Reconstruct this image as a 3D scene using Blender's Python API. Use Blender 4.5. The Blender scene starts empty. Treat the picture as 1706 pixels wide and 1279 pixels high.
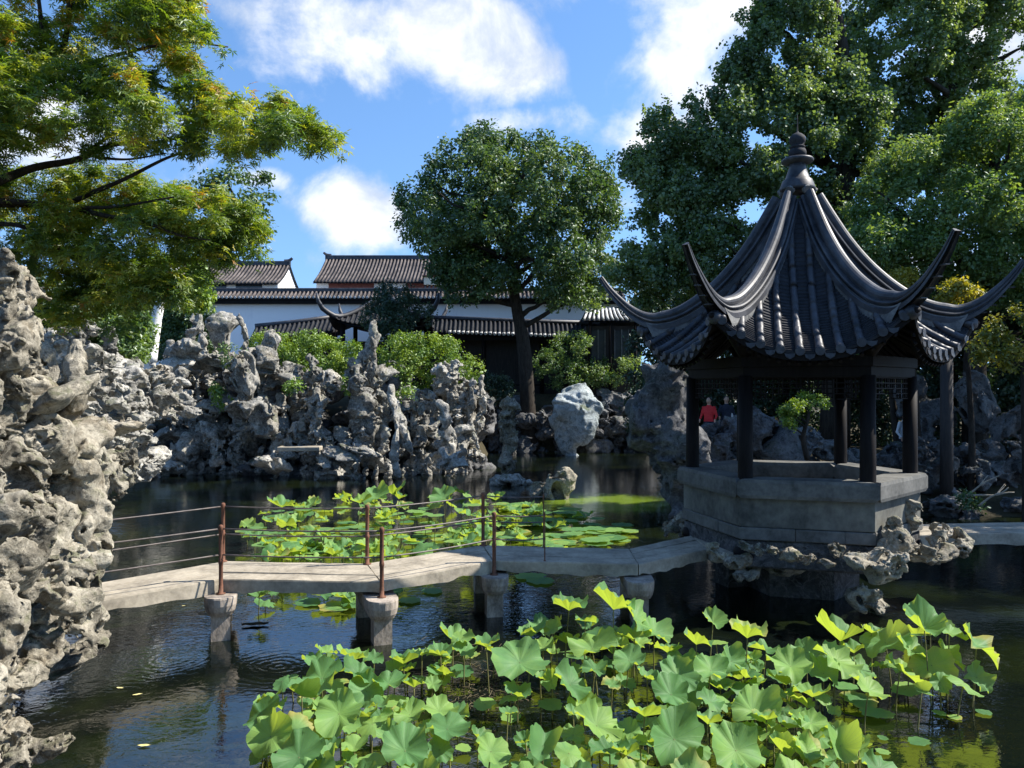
import bpy, math, random
import numpy as np
from mathutils import Vector, Matrix

rng = np.random.default_rng(11)
random.seed(11)
scene = bpy.context.scene
COL = scene.collection

# ------------------------------------------------------------------ camera
HC, FPX, CX, HY = 3.25, 1281.0, 853.0, 650.0
cam_d = bpy.data.cameras.new('camera')
cam = bpy.data.objects.new('camera', cam_d)
COL.objects.link(cam)
cam.location = (0, 0, HC)
cam.rotation_euler = (math.radians(90), 0, 0)
cam_d.sensor_fit = 'HORIZONTAL'
cam_d.sensor_width = 36.0
cam_d.lens = FPX / 1706.0 * 36.0
cam_d.shift_y = 10.5 / 1706.0
cam_d.clip_end = 2000
scene.camera = cam

# ------------------------------------------------------------------ sun, sky, exposure
SUN_EL = math.radians(46)
SUN_AZ = math.atan2(0.985, 0.14)                 # clockwise from +Y
SUN = Vector((math.sin(SUN_AZ) * math.cos(SUN_EL), math.cos(SUN_AZ) * math.cos(SUN_EL), math.sin(SUN_EL)))
sun_d = bpy.data.lights.new('sun', 'SUN')
sun_d.energy = 5.0
sun_d.angle = math.radians(0.5)
sun_d.color = (1.0, 0.94, 0.84)
sun_o = bpy.data.objects.new('sun', sun_d)
sun_o.rotation_euler = SUN.to_track_quat('Z', 'Y').to_euler()
sun_o.location = (30, 10, 40)
COL.objects.link(sun_o)
scene.view_settings.view_transform = 'Standard'
scene.view_settings.look = 'None'
scene.view_settings.gamma = 1.0
scene.view_settings.exposure = 1.05
scene.view_settings.use_curve_mapping = False
scene.cycles.use_denoising = True
scene.cycles.max_bounces = 8
scene.cycles.transparent_max_bounces = 8

def pdir(px, py):
    v = Vector(((px - CX) / FPX, 1.0, (HY - py) / FPX))
    return v.normalized()

class NT:
    """short-hand for building node trees"""
    def __init__(self, tree):
        self.t = tree
    def n(self, typ, **kw):
        nd = self.t.nodes.new(typ)
        for k, v in kw.items():
            if k.startswith('i_'):
                key = k[2:]
                key = int(key) if key.isdigit() else key.replace('_', ' ')
                self.set(nd.inputs[key], v)
            else:
                setattr(nd, k, v)
        return nd
    def set(self, sock, v):
        if isinstance(v, bpy.types.NodeSocket):
            self.t.links.new(v, sock)
        elif isinstance(v, bpy.types.Node):
            self.t.links.new(v.outputs[0], sock)
        else:
            sock.default_value = v
    def math(self, op, a, b=0.0, c=None, clamp=False):
        nd = self.t.nodes.new('ShaderNodeMath')
        nd.operation = op
        nd.use_clamp = clamp
        self.set(nd.inputs[0], a)
        self.set(nd.inputs[1], b)
        if c is not None:
            self.set(nd.inputs[2], c)
        return nd.outputs[0]
    def vmath(self, op, a, b=(0, 0, 0)):
        nd = self.t.nodes.new('ShaderNodeVectorMath')
        nd.operation = op
        self.set(nd.inputs[0], a)
        if op == 'SCALE':
            self.set(nd.inputs['Scale'], b)
        else:
            self.set(nd.inputs[1], b)
        return nd.outputs['Value'] if op in ('LENGTH', 'DOT_PRODUCT', 'DISTANCE') else nd.outputs[0]
    def noise(self, vec, scale, detail=4, rough=0.55, dist=0.0):
        nd = self.n('ShaderNodeTexNoise')
        if vec is not None:
            self.set(nd.inputs['Vector'], vec)
        nd.inputs['Scale'].default_value = scale
        nd.inputs['Detail'].default_value = detail
        nd.inputs['Roughness'].default_value = rough
        nd.inputs['Distortion'].default_value = dist
        return nd.outputs['Fac']
    def ramp(self, fac, stops, interp='LINEAR'):
        nd = self.n('ShaderNodeValToRGB')
        nd.color_ramp.interpolation = interp
        els = nd.color_ramp.elements
        while len(els) < len(stops):
            els.new(0.5)
        for e, (p, c) in zip(els, stops):
            e.position = p
            e.color = (c[0], c[1], c[2], 1) if not isinstance(c, (int, float)) else (c, c, c, 1)
        self.set(nd.inputs[0], fac)
        return nd.outputs[0]
    def mixc(self, fac, a, b, mode='MIX'):
        nd = self.n('ShaderNodeMix', data_type='RGBA', blend_type=mode)
        self.set(nd.inputs[0], fac)
        for s, v in ((nd.inputs[6], a), (nd.inputs[7], b)):
            if isinstance(v, tuple) and len(v) == 3:
                v = (*v, 1)
            self.set(s, v)
        return nd.outputs[2]
    def smooth(self, v, lo, hi):
        nd = self.n('ShaderNodeMapRange', interpolation_type='SMOOTHSTEP')
        self.set(nd.inputs['Value'], v)
        nd.inputs['From Min'].default_value = lo
        nd.inputs['From Max'].default_value = hi
        return nd.outputs[0]

world = bpy.data.worlds.new('World')
scene.world = world
world.use_nodes = True
wt = world.node_tree
wt.nodes.clear()
W = NT(wt)
sky = W.n('ShaderNodeTexSky', sky_type='NISHITA', sun_disc=False, sun_elevation=SUN_EL, sun_rotation=SUN_AZ,
          altitude=0.0, air_density=1.0, dust_density=0.15, ozone_density=3.0)
hs = W.n('ShaderNodeHueSaturation')
hs.inputs['Saturation'].default_value = 1.12
hs.inputs['Value'].default_value = 1.75
wt.links.new(sky.outputs[0], hs.inputs['Color'])
tc = W.n('ShaderNodeTexCoord')
d = tc.outputs['Generated']
sep = W.n('ShaderNodeSeparateXYZ')
wt.links.new(d, sep.inputs[0])
skv = W.n('ShaderNodeCombineXYZ')
W.set(skv.inputs[0], sep.outputs[0])
W.set(skv.inputs[1], sep.outputs[1])
W.set(skv.inputs[2], W.math('ADD', W.math('MULTIPLY', W.math('ABSOLUTE', sep.outputs[2]), 0.85), 0.16))
wt.links.new(skv.outputs[0], sky.inputs[0])
den = W.math('ADD', W.math('ABSOLUTE', sep.outputs[2]), 0.22)
cmb = W.n('ShaderNodeCombineXYZ')
W.set(cmb.inputs[0], W.math('DIVIDE', sep.outputs[0], den))
W.set(cmb.inputs[1], W.math('DIVIDE', sep.outputs[1], den))
cp = cmb.outputs[0]
n1 = W.noise(d, 7.0, 10, 0.60, 0.35)
n2 = W.noise(cp, 1.3, 6, 0.55, 0.3)
n3 = W.noise(d, 16.0, 7, 0.6, 0.1)
# cumulus where they stand in the sky: direction, angular half width, half height, weight
clouds = [(660, 60, .20, .085, 1.0), (790, 110, .14, .07, .95), 
          (585, 350, .085, .062, 1.15), (640, 385, .055, .03, .8), (545, 335, .05, .04, .9),
          (880, 205, .13, .028, .85), (790, 212, .06, .014, .5), (1150, 80, .13, .10, .95), (1090, 230, .10, .055, .8),
          (1230, 10, .2, .06, .8), (430, 295, .05, .018, .9), (330, 5, .12, .03, .6), (1690, 60, .12, .09, .9),
          (1480, -90, .3, .12, .8), (-150, 150, .3, .12, .8), (760, -160, .4, .12, .8), (1650, 430, .16, .05, .8)]
acc = None
for (px, py, w, h, a) in clouds:
    dv = pdir(px, py)
    v = W.vmath('SUBTRACT', d, tuple(dv))
    v = W.vmath('MULTIPLY', v, (1 / w, 1 / w, 1 / h))
    l = W.vmath('LENGTH', v)
    g = W.math('MULTIPLY', W.smooth(l, 1.45, 0.0), a)
    acc = g if acc is None else W.math('MAXIMUM', acc, g)
gen = W.math('MULTIPLY', W.smooth(n2, 0.54, 0.76), 0.55)
tot = W.math('MAXIMUM', acc, gen)
m = W.math('ADD', tot, W.math('MULTIPLY', W.math('SUBTRACT', n1, 0.5), 2.3))
m = W.math('ADD', m, W.math('MULTIPLY', W.math('SUBTRACT', n3, 0.5), 1.0))
mask = W.smooth(m, 0.24, 0.98)
shade = W.smooth(W.noise(d, 8.0, 9, 0.62, 0.3), 0.38, 0.60)
ccol = W.mixc(shade, (4.4, 5.1, 6.3), (7.4, 7.6, 7.9))
skc = W.mixc(W.math('MULTIPLY', mask, 0.97), hs.outputs[0], ccol)
bg = W.n('ShaderNodeBackground')
wt.links.new(skc, bg.inputs[0])
bg.inputs[1].default_value = 0.074
wo = W.n('ShaderNodeOutputWorld')
wt.links.new(bg.outputs[0], wo.inputs[0])

# ------------------------------------------------------------------ helpers
def P(px, py, Y):
    return np.array(((px - CX) / FPX * Y, Y, HC + (HY - py) / FPX * Y))

def depth_of(py, z):
    return (HC - z) * FPX / (py - HY)

def mk_mesh(name, V, Fs, smooth=True, mats=(), midx=None, attr=None):
    """V (n,3); Fs one (m,k) array or a list of such arrays"""
    if not isinstance(Fs, (list, tuple)):
        Fs = [Fs]
    Fs = [np.asarray(f, dtype=np.int32) for f in Fs if len(f)]
    me = bpy.data.meshes.new(name)
    V = np.asarray(V, dtype=np.float32)
    me.vertices.add(len(V))
    me.vertices.foreach_set('co', V.ravel())
    nl = sum(f.size for f in Fs)
    npoly = sum(len(f) for f in Fs)
    me.loops.add(nl)
    me.loops.foreach_set('vertex_index', np.concatenate([f.ravel() for f in Fs]))
    me.polygons.add(npoly)
    st, c = [], 0
    for f in Fs:
        st.append(c + np.arange(len(f)) * f.shape[1])
        c += f.size
    me.polygons.foreach_set('loop_start', np.concatenate(st).astype(np.int32))
    if smooth:
        me.polygons.foreach_set('use_smooth', np.ones(npoly, dtype=bool))
    else:
        me.polygons.foreach_set('use_smooth', np.zeros(npoly, dtype=bool))
    for m_ in mats:
        me.materials.append(m_)
    if midx is not None:
        me.polygons.foreach_set('material_index', np.asarray(midx, dtype=np.int32))
    if attr is not None:
        a = me.attributes.new('tint', 'FLOAT', 'POINT')
        a.data.foreach_set('value', np.asarray(attr, dtype=np.float32))
    me.update(calc_edges=True)
    return me

def link(name, me, parent=None, loc=None):
    o = bpy.data.objects.new(name, me)
    COL.objects.link(o)
    if parent is not None:
        o.parent = parent
    if loc is not None:
        o.location = loc
    return o

def tag(o, label=None, cat=None, group=None, kind=None):
    if label: o['label'] = label
    if cat: o['category'] = cat
    if group: o['group'] = group
    if kind: o['kind'] = kind
    return o

def thing(name, label, cat, loc=(0, 0, 0), group=None):
    o = bpy.data.objects.new(name, None)
    o.empty_display_size = 0.2
    COL.objects.link(o)
    o.location = [float(c) for c in loc]
    return tag(o, label, cat, group)

class MB:
    """collects pieces of geometry for one mesh"""
    def __init__(self):
        self.V, self.F, self.n = [], {}, 0
    def add(self, V, F):
        V = np.asarray(V, float)
        for f in (F if isinstance(F, list) else [F]):
            f = np.asarray(f, int)
            if f.size:
                self.F.setdefault(f.shape[1], []).append(f + self.n)
        self.V.append(V)
        self.n += len(V)
        return self
    def box(self, c, s, rz=0.0, bev=0.0):
        x, y, z = [q / 2 for q in s]
        if bev <= 0:
            v = np.array([(sx * x, sy * y, sz * z) for sz in (-1, 1) for sx, sy in ((-1, -1), (1, -1), (1, 1), (-1, 1))])
            f = [(0, 3, 2, 1), (4, 5, 6, 7), (0, 1, 5, 4), (1, 2, 6, 5), (2, 3, 7, 6), (3, 0, 4, 7)]
        else:
            b = bev
            prof = [(-z, b), (-z + b, 0), (z - b, 0), (z, b)]
            v = []
            for zz, ins in prof:
                xx, yy = x - ins, y - ins
                v += [(-xx, -yy, zz), (xx, -yy, zz), (xx, yy, zz), (-xx, yy, zz)]
            v = np.array(v)
            f = [(0, 3, 2, 1), (12, 13, 14, 15)]
            for k in range(3):
                for j in range(4):
                    f.append((k * 4 + j, k * 4 + (j + 1) % 4, k * 4 + 4 + (j + 1) % 4, k * 4 + 4 + j))
        cr, sr = math.cos(rz), math.sin(rz)
        R = np.array([[cr, -sr, 0], [sr, cr, 0], [0, 0, 1]])
        return self.add(v @ R.T + np.asarray(c), np.array(f))
    def prism(self, pts, z0, z1, bev=0.0):
        """vertical prism over a counter-clockwise polygon"""
        pts = np.asarray(pts, float)
        n = len(pts)
        c = pts.mean(0)
        lv = [(z0, 0)] + ([(z1 - bev, 0), (z1, bev)] if bev > 0 else [(z1, 0)])
        if bev > 0:
            lv = [(z0, bev), (z0 + bev, 0)] + lv[1:]
        V = []
        for z, ins in lv:
            dd = c - pts
            L = np.linalg.norm(dd, axis=1, keepdims=True)
            q = pts + dd / np.maximum(L, 1e-6) * ins * 1.2
            V.append(np.c_[q, np.full(n, z)])
        V = np.vstack(V)
        k = len(lv)
        f = []
        for l in range(k - 1):
            for j in range(n):
                f.append((l * n + j, l * n + (j + 1) % n, (l + 1) * n + (j + 1) % n, (l + 1) * n + j))
        self.add(V, np.array(f))
        base = self.n - len(V)
        self.F.setdefault(n, []).append(np.array([[base + j for j in reversed(range(n))]]))
        self.F.setdefault(n, []).append(np.array([[base + (k - 1) * n + j for j in range(n)]]))
        return self
    def tube(self, pts, rad, sides=8, cap=True):
        pts = np.asarray(pts, float)
        n = len(pts)
        rad = np.full(n, rad) if np.isscalar(rad) else np.asarray(rad, float)
        tan = np.gradient(pts, axis=0)
        tan /= np.maximum(np.linalg.norm(tan, axis=1, keepdims=True), 1e-9)
        up = np.array([0, 0, 1.0]) if abs(tan[0][2]) < 0.9 else np.array([1.0, 0, 0])
        a = np.cross(tan[0], up)
        a /= np.linalg.norm(a)
        rings = []
        ang = np.arange(sides) / sides * 2 * math.pi
        for i in range(n):
            a = a - tan[i] * np.dot(a, tan[i])
            a /= np.linalg.norm(a)
            b = np.cross(tan[i], a)
            rings.append(pts[i] + rad[i] * (np.cos(ang)[:, None] * a + np.sin(ang)[:, None] * b))
        V = np.vstack(rings)
        i, j = np.meshgrid(np.arange(n - 1), np.arange(sides), indexing='ij')
        i, j = i.ravel(), j.ravel()
        f = np.c_[i * sides + j, i * sides + (j + 1) % sides, (i + 1) * sides + (j + 1) % sides, (i + 1) * sides + j]
        self.add(V, f)
        if cap:
            base = self.n - len(V)
            self.F.setdefault(sides, []).append(np.array([[base + k for k in reversed(range(sides))]]))
            self.F.setdefault(sides, []).append(np.array([[base + (n - 1) * sides + k for k in range(sides)]]))
        return self
    def lathe(self, prof, c=(0, 0, 0), sides=24):
        V, ang = [], np.arange(sides) / sides * 2 * math.pi
        for r, z in prof:
            V.append(np.c_[np.cos(ang) * r, np.sin(ang) * r, np.full(sides, z)])
        n = len(prof)
        V = np.vstack(V) + np.asarray(c)
        i, j = np.meshgrid(np.arange(n - 1), np.arange(sides), indexing='ij')
        i, j = i.ravel(), j.ravel()
        f = np.c_[i * sides + j, i * sides + (j + 1) % sides, (i + 1) * sides + (j + 1) % sides, (i + 1) * sides + j]
        self.add(V, f)
        base = self.n - len(V)
        self.F.setdefault(sides, []).append(np.array([[base + (n - 1) * sides + k for k in range(sides)]]))
        self.F.setdefault(sides, []).append(np.array([[base + k for k in reversed(range(sides))]]))
        return self
    def grid(self, G):
        """G (n,m,3) surface"""
        n, m_ = G.shape[:2]
        i, j = np.meshgrid(np.arange(n - 1), np.arange(m_ - 1), indexing='ij')
        i, j = i.ravel(), j.ravel()
        f = np.c_[i * m_ + j, (i + 1) * m_ + j, (i + 1) * m_ + j + 1, i * m_ + j + 1]
        return self.add(G.reshape(-1, 3), f)
    def build(self, name, mat, parent=None, smooth=False, origin=None):
        V = np.vstack(self.V)
        loc = None
        if origin is not None:
            V = V - np.asarray(origin)
            loc = origin
        me = mk_mesh(name, V, [np.vstack(v) for v in self.F.values()], smooth, [mat])
        return link(name, me, parent, loc)

def catmull(pts, n):
    pts = np.asarray(pts, float)
    t = np.linspace(0, len(pts) - 1, n)
    ext = np.vstack([2 * pts[0] - pts[1], pts, 2 * pts[-1] - pts[-2]])
    out = []
    for tt in t:
        i = min(int(tt), len(pts) - 2)
        u = tt - i
        p0, p1, p2, p3 = ext[i:i + 4]
        out.append(0.5 * (2 * p1 + (p2 - p0) * u + (2 * p0 - 5 * p1 + 4 * p2 - p3) * u * u + (3 * p1 - p0 - 3 * p2 + p3) * u ** 3))
    return np.array(out)

def in_poly(poly, x, y):
    poly = np.asarray(poly, float)
    x, y = np.asarray(x, float), np.asarray(y, float)
    ins = np.zeros(x.shape, bool)
    n = len(poly)
    for i in range(n):
        x1, y1 = poly[i]
        x2, y2 = poly[(i + 1) % n]
        c = ((y1 > y) != (y2 > y)) & (x < (x2 - x1) * (y - y1) / (y2 - y1 + 1e-12) + x1)
        ins ^= c
    return ins

def poly_dist(poly, x, y):
    poly = np.asarray(poly, float)
    d = np.full(np.shape(x), 1e9)
    n = len(poly)
    for i in range(n):
        a, b = poly[i], poly[(i + 1) % n]
        ab = b - a
        t = np.clip(((x - a[0]) * ab[0] + (y - a[1]) * ab[1]) / (ab @ ab), 0, 1)
        d = np.minimum(d, np.hypot(x - a[0] - t * ab[0], y - a[1] - t * ab[1]))
    return d

# 3D value noise -----------------------------------------------------
def vnoise(p, seed=0):
    p = np.asarray(p, float)
    i = np.floor(p).astype(np.int64)
    f = p - i
    f = f * f * (3 - 2 * f)
    def h(ix, iy, iz):
        n = (ix * 374761393 + iy * 668265263 + iz * 2147483647 * 3 + seed * 1274126177) & 0xFFFFFFFF
        n = ((n ^ (n >> 13)) * 1274126177) & 0xFFFFFFFF
        n = ((n ^ (n >> 15)) * 2246822519) & 0xFFFFFFFF
        return (n & 0xFFFF) / 65535.0
    x, y, z = i[..., 0], i[..., 1], i[..., 2]
    fx, fy, fz = f[..., 0], f[..., 1], f[..., 2]
    def lp(a, b, t): return a + (b - a) * t
    c00 = lp(h(x, y, z), h(x + 1, y, z), fx)
    c10 = lp(h(x, y + 1, z), h(x + 1, y + 1, z), fx)
    c01 = lp(h(x, y, z + 1), h(x + 1, y, z + 1), fx)
    c11 = lp(h(x, y + 1, z + 1), h(x + 1, y + 1, z + 1), fx)
    return lp(lp(c00, c10, fy), lp(c01, c11, fy), fz) * 2 - 1

def surface_nets(vol, org, h):
    nx, ny, nz = vol.shape
    neg = vol < 0
    idx = np.full((nx - 1, ny - 1, nz - 1), -1, int)
    cnt = np.zeros((nx - 1, ny - 1, nz - 1), int)
    for a in (0, 1):
        for b in (0, 1):
            for c in (0, 1):
                cnt += neg[a:nx - 1 + a, b:ny - 1 + b, c:nz - 1 + c]
    act = (cnt > 0) & (cnt < 8)
    I = np.argwhere(act)
    idx[act] = np.arange(len(I))
    cs = np.array([(a, b, c) for a in (0, 1) for b in (0, 1) for c in (0, 1)])
    val = vol[I[:, None, 0] + cs[None, :, 0], I[:, None, 1] + cs[None, :, 1], I[:, None, 2] + cs[None, :, 2]]
    acc = np.zeros((len(I), 3))
    w = np.zeros(len(I))
    for e0 in range(8):
        for bit in (4, 2, 1):
            if e0 & bit:
                continue
            e1 = e0 | bit
            v0, v1 = val[:, e0], val[:, e1]
            cr = (v0 < 0) != (v1 < 0)
            t = np.where(cr, v0 / np.where(cr, v0 - v1, 1), 0)
            p = cs[e0] + t[:, None] * (cs[e1] - cs[e0])
            acc += np.where(cr[:, None], p, 0)
            w += cr
    V = (I + acc / w[:, None]) * h + np.asarray(org)
    F = []
    for ax in range(3):
        sl0 = [slice(None)] * 3
        sl1 = [slice(None)] * 3
        sl0[ax] = slice(0, -1)
        sl1[ax] = slice(1, None)
        cr = neg[tuple(sl0)] != neg[tuple(sl1)]
        E = np.argwhere(cr)
        o1, o2 = (ax + 1) % 3, (ax + 2) % 3
        sh = np.array(idx.shape)
        ok = (E[:, o1] > 0) & (E[:, o2] > 0) & (E[:, o1] < sh[o1]) & (E[:, o2] < sh[o2])
        E = E[ok]
        def at(d1, d2):
            q = E.copy()
            q[:, o1] -= d1
            q[:, o2] -= d2
            return idx[q[:, 0], q[:, 1], q[:, 2]]
        quad = np.c_[at(1, 1), at(0, 1), at(0, 0), at(1, 0)]
        fl = ~neg[E[:, 0], E[:, 1], E[:, 2]]
        quad[fl] = quad[fl][:, ::-1]
        F.append(quad)
    return V, np.vstack(F)

def smin(a, b, k):
    h = np.clip(0.5 + 0.5 * (b - a) / k, 0, 1)
    return b + (a - b) * h - k * h * (1 - h)

def smax(a, b, k):
    return -smin(-a, -b, k)

# ------------------------------------------------------------------ materials
def new_mat(name):
    m_ = bpy.data.materials.new(name)
    m_.use_nodes = True
    m_.node_tree.nodes.clear()
    T = NT(m_.node_tree)
    out = T.n('ShaderNodeOutputMaterial')
    return m_, T, out

def bsdf(T, out, col, rough=0.7, spec=0.3, bump=None, bstr=0.3, bdist=0.02, metal=0.0):
    b = T.n('ShaderNodeBsdfPrincipled')
    T.set(b.inputs['Base Color'], col if not (isinstance(col, tuple) and len(col) == 3) else (*col, 1))
    T.set(b.inputs['Roughness'], rough)
    b.inputs['Specular IOR Level'].default_value = spec
    b.inputs['Metallic'].default_value = metal
    if bump is not None:
        bn = T.n('ShaderNodeBump')
        bn.inputs['Strength'].default_value = bstr
        bn.inputs['Distance'].default_value = bdist
        T.set(bn.inputs['Height'], bump)
        T.t.links.new(bn.outputs[0], b.inputs['Normal'])
    T.t.links.new(b.outputs[0], out.inputs[0])
    return b

def mat_rock(name, dark, mid, light, moss=0.0, scale=1.0, mosscol=(0.07, 0.085, 0.03)):
    m_, T, out = new_mat(name)
    g = T.n('ShaderNodeNewGeometry')
    pos = g.outputs['Position']
    oi = T.n('ShaderNodeObjectInfo')
    a = T.noise(pos, 1.7 * scale, 8, 0.66, 0.4)
    b = T.noise(pos, 11 * scale, 6, 0.7, 0.2)
    c = T.noise(pos, 45 * scale, 4, 0.7)
    f = T.math('ADD', T.math('MULTIPLY', a, 0.62), T.math('MULTIPLY', b, 0.38))
    f = T.math('ADD', f, T.math('MULTIPLY', T.math('SUBTRACT', oi.outputs['Random'], 0.5), 0.16))
    col = T.ramp(f, [(0.33, dark), (0.48, mid), (0.66, light)])
    och = T.smooth(T.noise(pos, 0.9 * scale, 5, 0.6, 0.5), 0.52, 0.68)
    col = T.mixc(T.math('MULTIPLY', och, 0.35), col, tuple(q * k for q, k in zip(mid, (1.05, 0.88, 0.66))))
    veins = T.smooth(T.math('ABSOLUTE', T.math('SUBTRACT', T.noise(pos, 3.1 * scale, 5, 0.6, 1.0), 0.5)), 0.0, 0.035)
    col = T.mixc(T.math('MULTIPLY', T.math('SUBTRACT', 1.0, veins), 0.35), col, tuple(min(1, q * 1.25) for q in light))
    # dark spots: old lichen, plus painted shade of small pits and crevices
    li = T.smooth(T.noise(pos, 9 * scale, 7, 0.75, 0.3), 0.52, 0.64)
    col = T.mixc(T.math('MULTIPLY', li, 0.7), col, tuple(q * 0.55 for q in dark))
    if moss > 0:
        sp = T.n('ShaderNodeSeparateXYZ')
        T.t.links.new(g.outputs['Normal'], sp.inputs[0])
        mm = T.math('MULTIPLY', T.smooth(T.noise(pos, 2.3 * scale, 6, 0.7), 0.50, 0.62), T.smooth(sp.outputs[2], -0.2, 0.7))
        col = T.mixc(T.math('MULTIPLY', mm, moss), col, mosscol)
    h = T.math('ADD', T.math('MULTIPLY', b, 0.8), T.math('MULTIPLY', c, 0.35))
    bsdf(T, out, col, 0.88, 0.15, h, 1.0, 0.05 / scale)
    return m_

M = {}
M['rock_near'] = mat_rock('pale_limestone', (0.05, 0.045, 0.036), (0.205, 0.185, 0.145), (0.43, 0.395, 0.32), 0.5, 1.6)
M['rock_far'] = mat_rock('grey_limestone', (0.05, 0.048, 0.045), (0.22, 0.212, 0.19), (0.52, 0.50, 0.45), 0.5, 1.1)
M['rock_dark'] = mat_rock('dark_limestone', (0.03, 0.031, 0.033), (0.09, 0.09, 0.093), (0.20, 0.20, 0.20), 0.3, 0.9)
M['rock_moss'] = mat_rock('mossy_boulder', (0.14, 0.16, 0.15), (0.30, 0.34, 0.34), (0.55, 0.60, 0.62), 0.85, 0.5)

def mat_simple(name, c1, c2, scale, rough=0.7, spec=0.3, bstr=0.3, bdist=0.01, stretch=None, detail=6, lo=0.35, hi=0.65):
    m_, T, out = new_mat(name)
    pos = T.n('ShaderNodeNewGeometry').outputs['Position']
    if stretch:
        pos = T.vmath('MULTIPLY', pos, stretch)
    a = T.noise(pos, scale, detail, 0.65, 0.2)
    b = T.noise(pos, scale * 7, 4, 0.6)
    f = T.math('ADD', T.math('MULTIPLY', a, 0.7), T.math('MULTIPLY', b, 0.3))
    bsdf(T, out, T.ramp(f, [(lo, c1), (hi, c2)]), rough, spec, f, bstr, bdist)
    return m_

M['deck'] = mat_simple('worn_stone_deck', (0.17, 0.148, 0.115), (0.42, 0.37, 0.29), 2.4, 0.88, 0.2, 0.8, 0.015, None, 9, .34, .62)
M['pier'] = mat_simple('pier_concrete', (0.10, 0.085, 0.07), (0.40, 0.345, 0.29), 3.0, 0.9, 0.2, 0.8, 0.02, (1.6, 1.6, .8), 8, .34, .6)
M['bench'] = mat_simple('bench_concrete', (0.06, 0.06, 0.056), (0.18, 0.178, 0.165), 2.0, 0.8, 0.25, 0.4, 0.01, None, 8, .36, .66)
M['base'] = mat_simple('base_render', (0.05, 0.05, 0.046), (0.20, 0.197, 0.168), 1.2, 0.88, 0.2, 0.5, 0.01, (1.2, 1.2, 1.0), 8, .34, .68)
M['tile'] = mat_simple('grey_roof_tile', (0.012, 0.0135, 0.018), (0.07, 0.073, 0.084), 2.6, 0.5, 0.42, 0.4, 0.01)
M['tile_pan'] = mat_simple('dark_pan_tile', (0.014, 0.015, 0.018), (0.042, 0.043, 0.048), 5.0, 0.8, 0.2, 0.4, 0.01)
M['ridge'] = mat_simple('ridge_tile', (0.013, 0.0145, 0.019), (0.085, 0.088, 0.098), 2.2, 0.5, 0.42, 0.35, 0.01)
M['plaster'] = mat_simple('grey_lime_mortar', (0.07, 0.072, 0.075), (0.22, 0.22, 0.21), 4.0, 0.85, 0.2)
M['wood'] = mat_simple('dark_lacquered_wood', (0.005, 0.004, 0.004), (0.016, 0.013, 0.012), 3.0, 0.6, 0.1, 0.2, 0.005, (6, 6, 0.7))
M['wood_dry'] = mat_simple('weathered_dark_wood', (0.02, 0.018, 0.018), (0.055, 0.045, 0.04), 3.0, 0.7, 0.3, 0.3, 0.005, (6, 6, 0.7))
M['rust'] = mat_simple('rusty_iron', (0.07, 0.035, 0.022), (0.20, 0.085, 0.05), 14.0, 0.75, 0.3, 0.5, 0.004)
M['iron'] = mat_simple('dark_iron_rod', (0.05, 0.04, 0.038), (0.16, 0.13, 0.115), 12.0, 0.5, 0.5, 0.3, 0.003)
M['white'] = mat_simple('white_limewash', (0.76, 0.77, 0.80), (0.90, 0.90, 0.90), 0.8, 0.9, 0.1, 0.1, 0.01, (1.6, 1.6, .3), 8, .26, .46)
M['cream'] = mat_simple('cream_plaster', (0.62, 0.55, 0.42), (0.75, 0.68, 0.54), 0.9, 0.9, 0.1, 0.1, 0.01)
M['redwood'] = mat_simple('red_brown_boards', (0.14, 0.045, 0.035), (0.26, 0.09, 0.07), 3.0, 0.7, 0.2)
M['glass'] = mat_simple('dark_window_glass', (0.03, 0.035, 0.04), (0.06, 0.065, 0.07), 1.0, 0.15, 0.5, 0.0)
M['tile_far'] = mat_simple('old_roof_tile', (0.045, 0.04, 0.04), (0.17, 0.145, 0.135), 1.4, 0.8, 0.2, 0.3, 0.02)
M['tile_edge'] = mat_simple('pale_tile_ends', (0.35, 0.36, 0.37), (0.62, 0.62, 0.6), 3.0, 0.7, 0.2)
M['bark'] = mat_simple('dark_bark', (0.018, 0.015, 0.013), (0.065, 0.055, 0.045), 4.0, 0.9, 0.1, 0.8, 0.03, (3, 3, 0.6))
M['birch'] = mat_simple('white_bark', (0.30, 0.30, 0.29), (0.82, 0.81, 0.78), 3.0, 0.8, 0.2, 0.4, 0.02, (1, 1, 2.2), lo=0.32, hi=0.5)
M['stem'] = mat_simple('lotus_stem', (0.09, 0.08, 0.03), (0.22, 0.22, 0.09), 6.0, 0.7, 0.2)
M['soil'] = mat_simple('earth_and_leaf_litter', (0.03, 0.026, 0.018), (0.085, 0.075, 0.045), 1.5, 0.95, 0.1, 0.8, 0.05)
M['red'] = mat_simple('red_cloth', (0.55, 0.03, 0.035), (0.75, 0.06, 0.06), 5.0, 0.8, 0.1)
M['skin'] = mat_simple('skin', (0.45, 0.27, 0.19), (0.55, 0.34, 0.25), 6.0, 0.6, 0.3)
M['darkcloth'] = mat_simple('dark_blue_cloth', (0.02, 0.025, 0.04), (0.045, 0.05, 0.07), 6.0, 0.9, 0.1)
M['whitecloth'] = mat_simple('white_cloth', (0.65, 0.66, 0.68), (0.8, 0.8, 0.8), 6.0, 0.9, 0.1)
M['hair'] = mat_simple('black_hair', (0.012, 0.01, 0.01), (0.03, 0.025, 0.02), 20.0, 0.5, 0.4)
M['debris'] = mat_simple('brown_debris', (0.035, 0.03, 0.02), (0.14, 0.11, 0.06), 8.0, 0.8, 0.3)
M['yellowleaf'] = mat_simple('yellow_fallen_leaf', (0.45, 0.38, 0.12), (0.65, 0.58, 0.30), 8.0, 0.7, 0.3)

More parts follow.
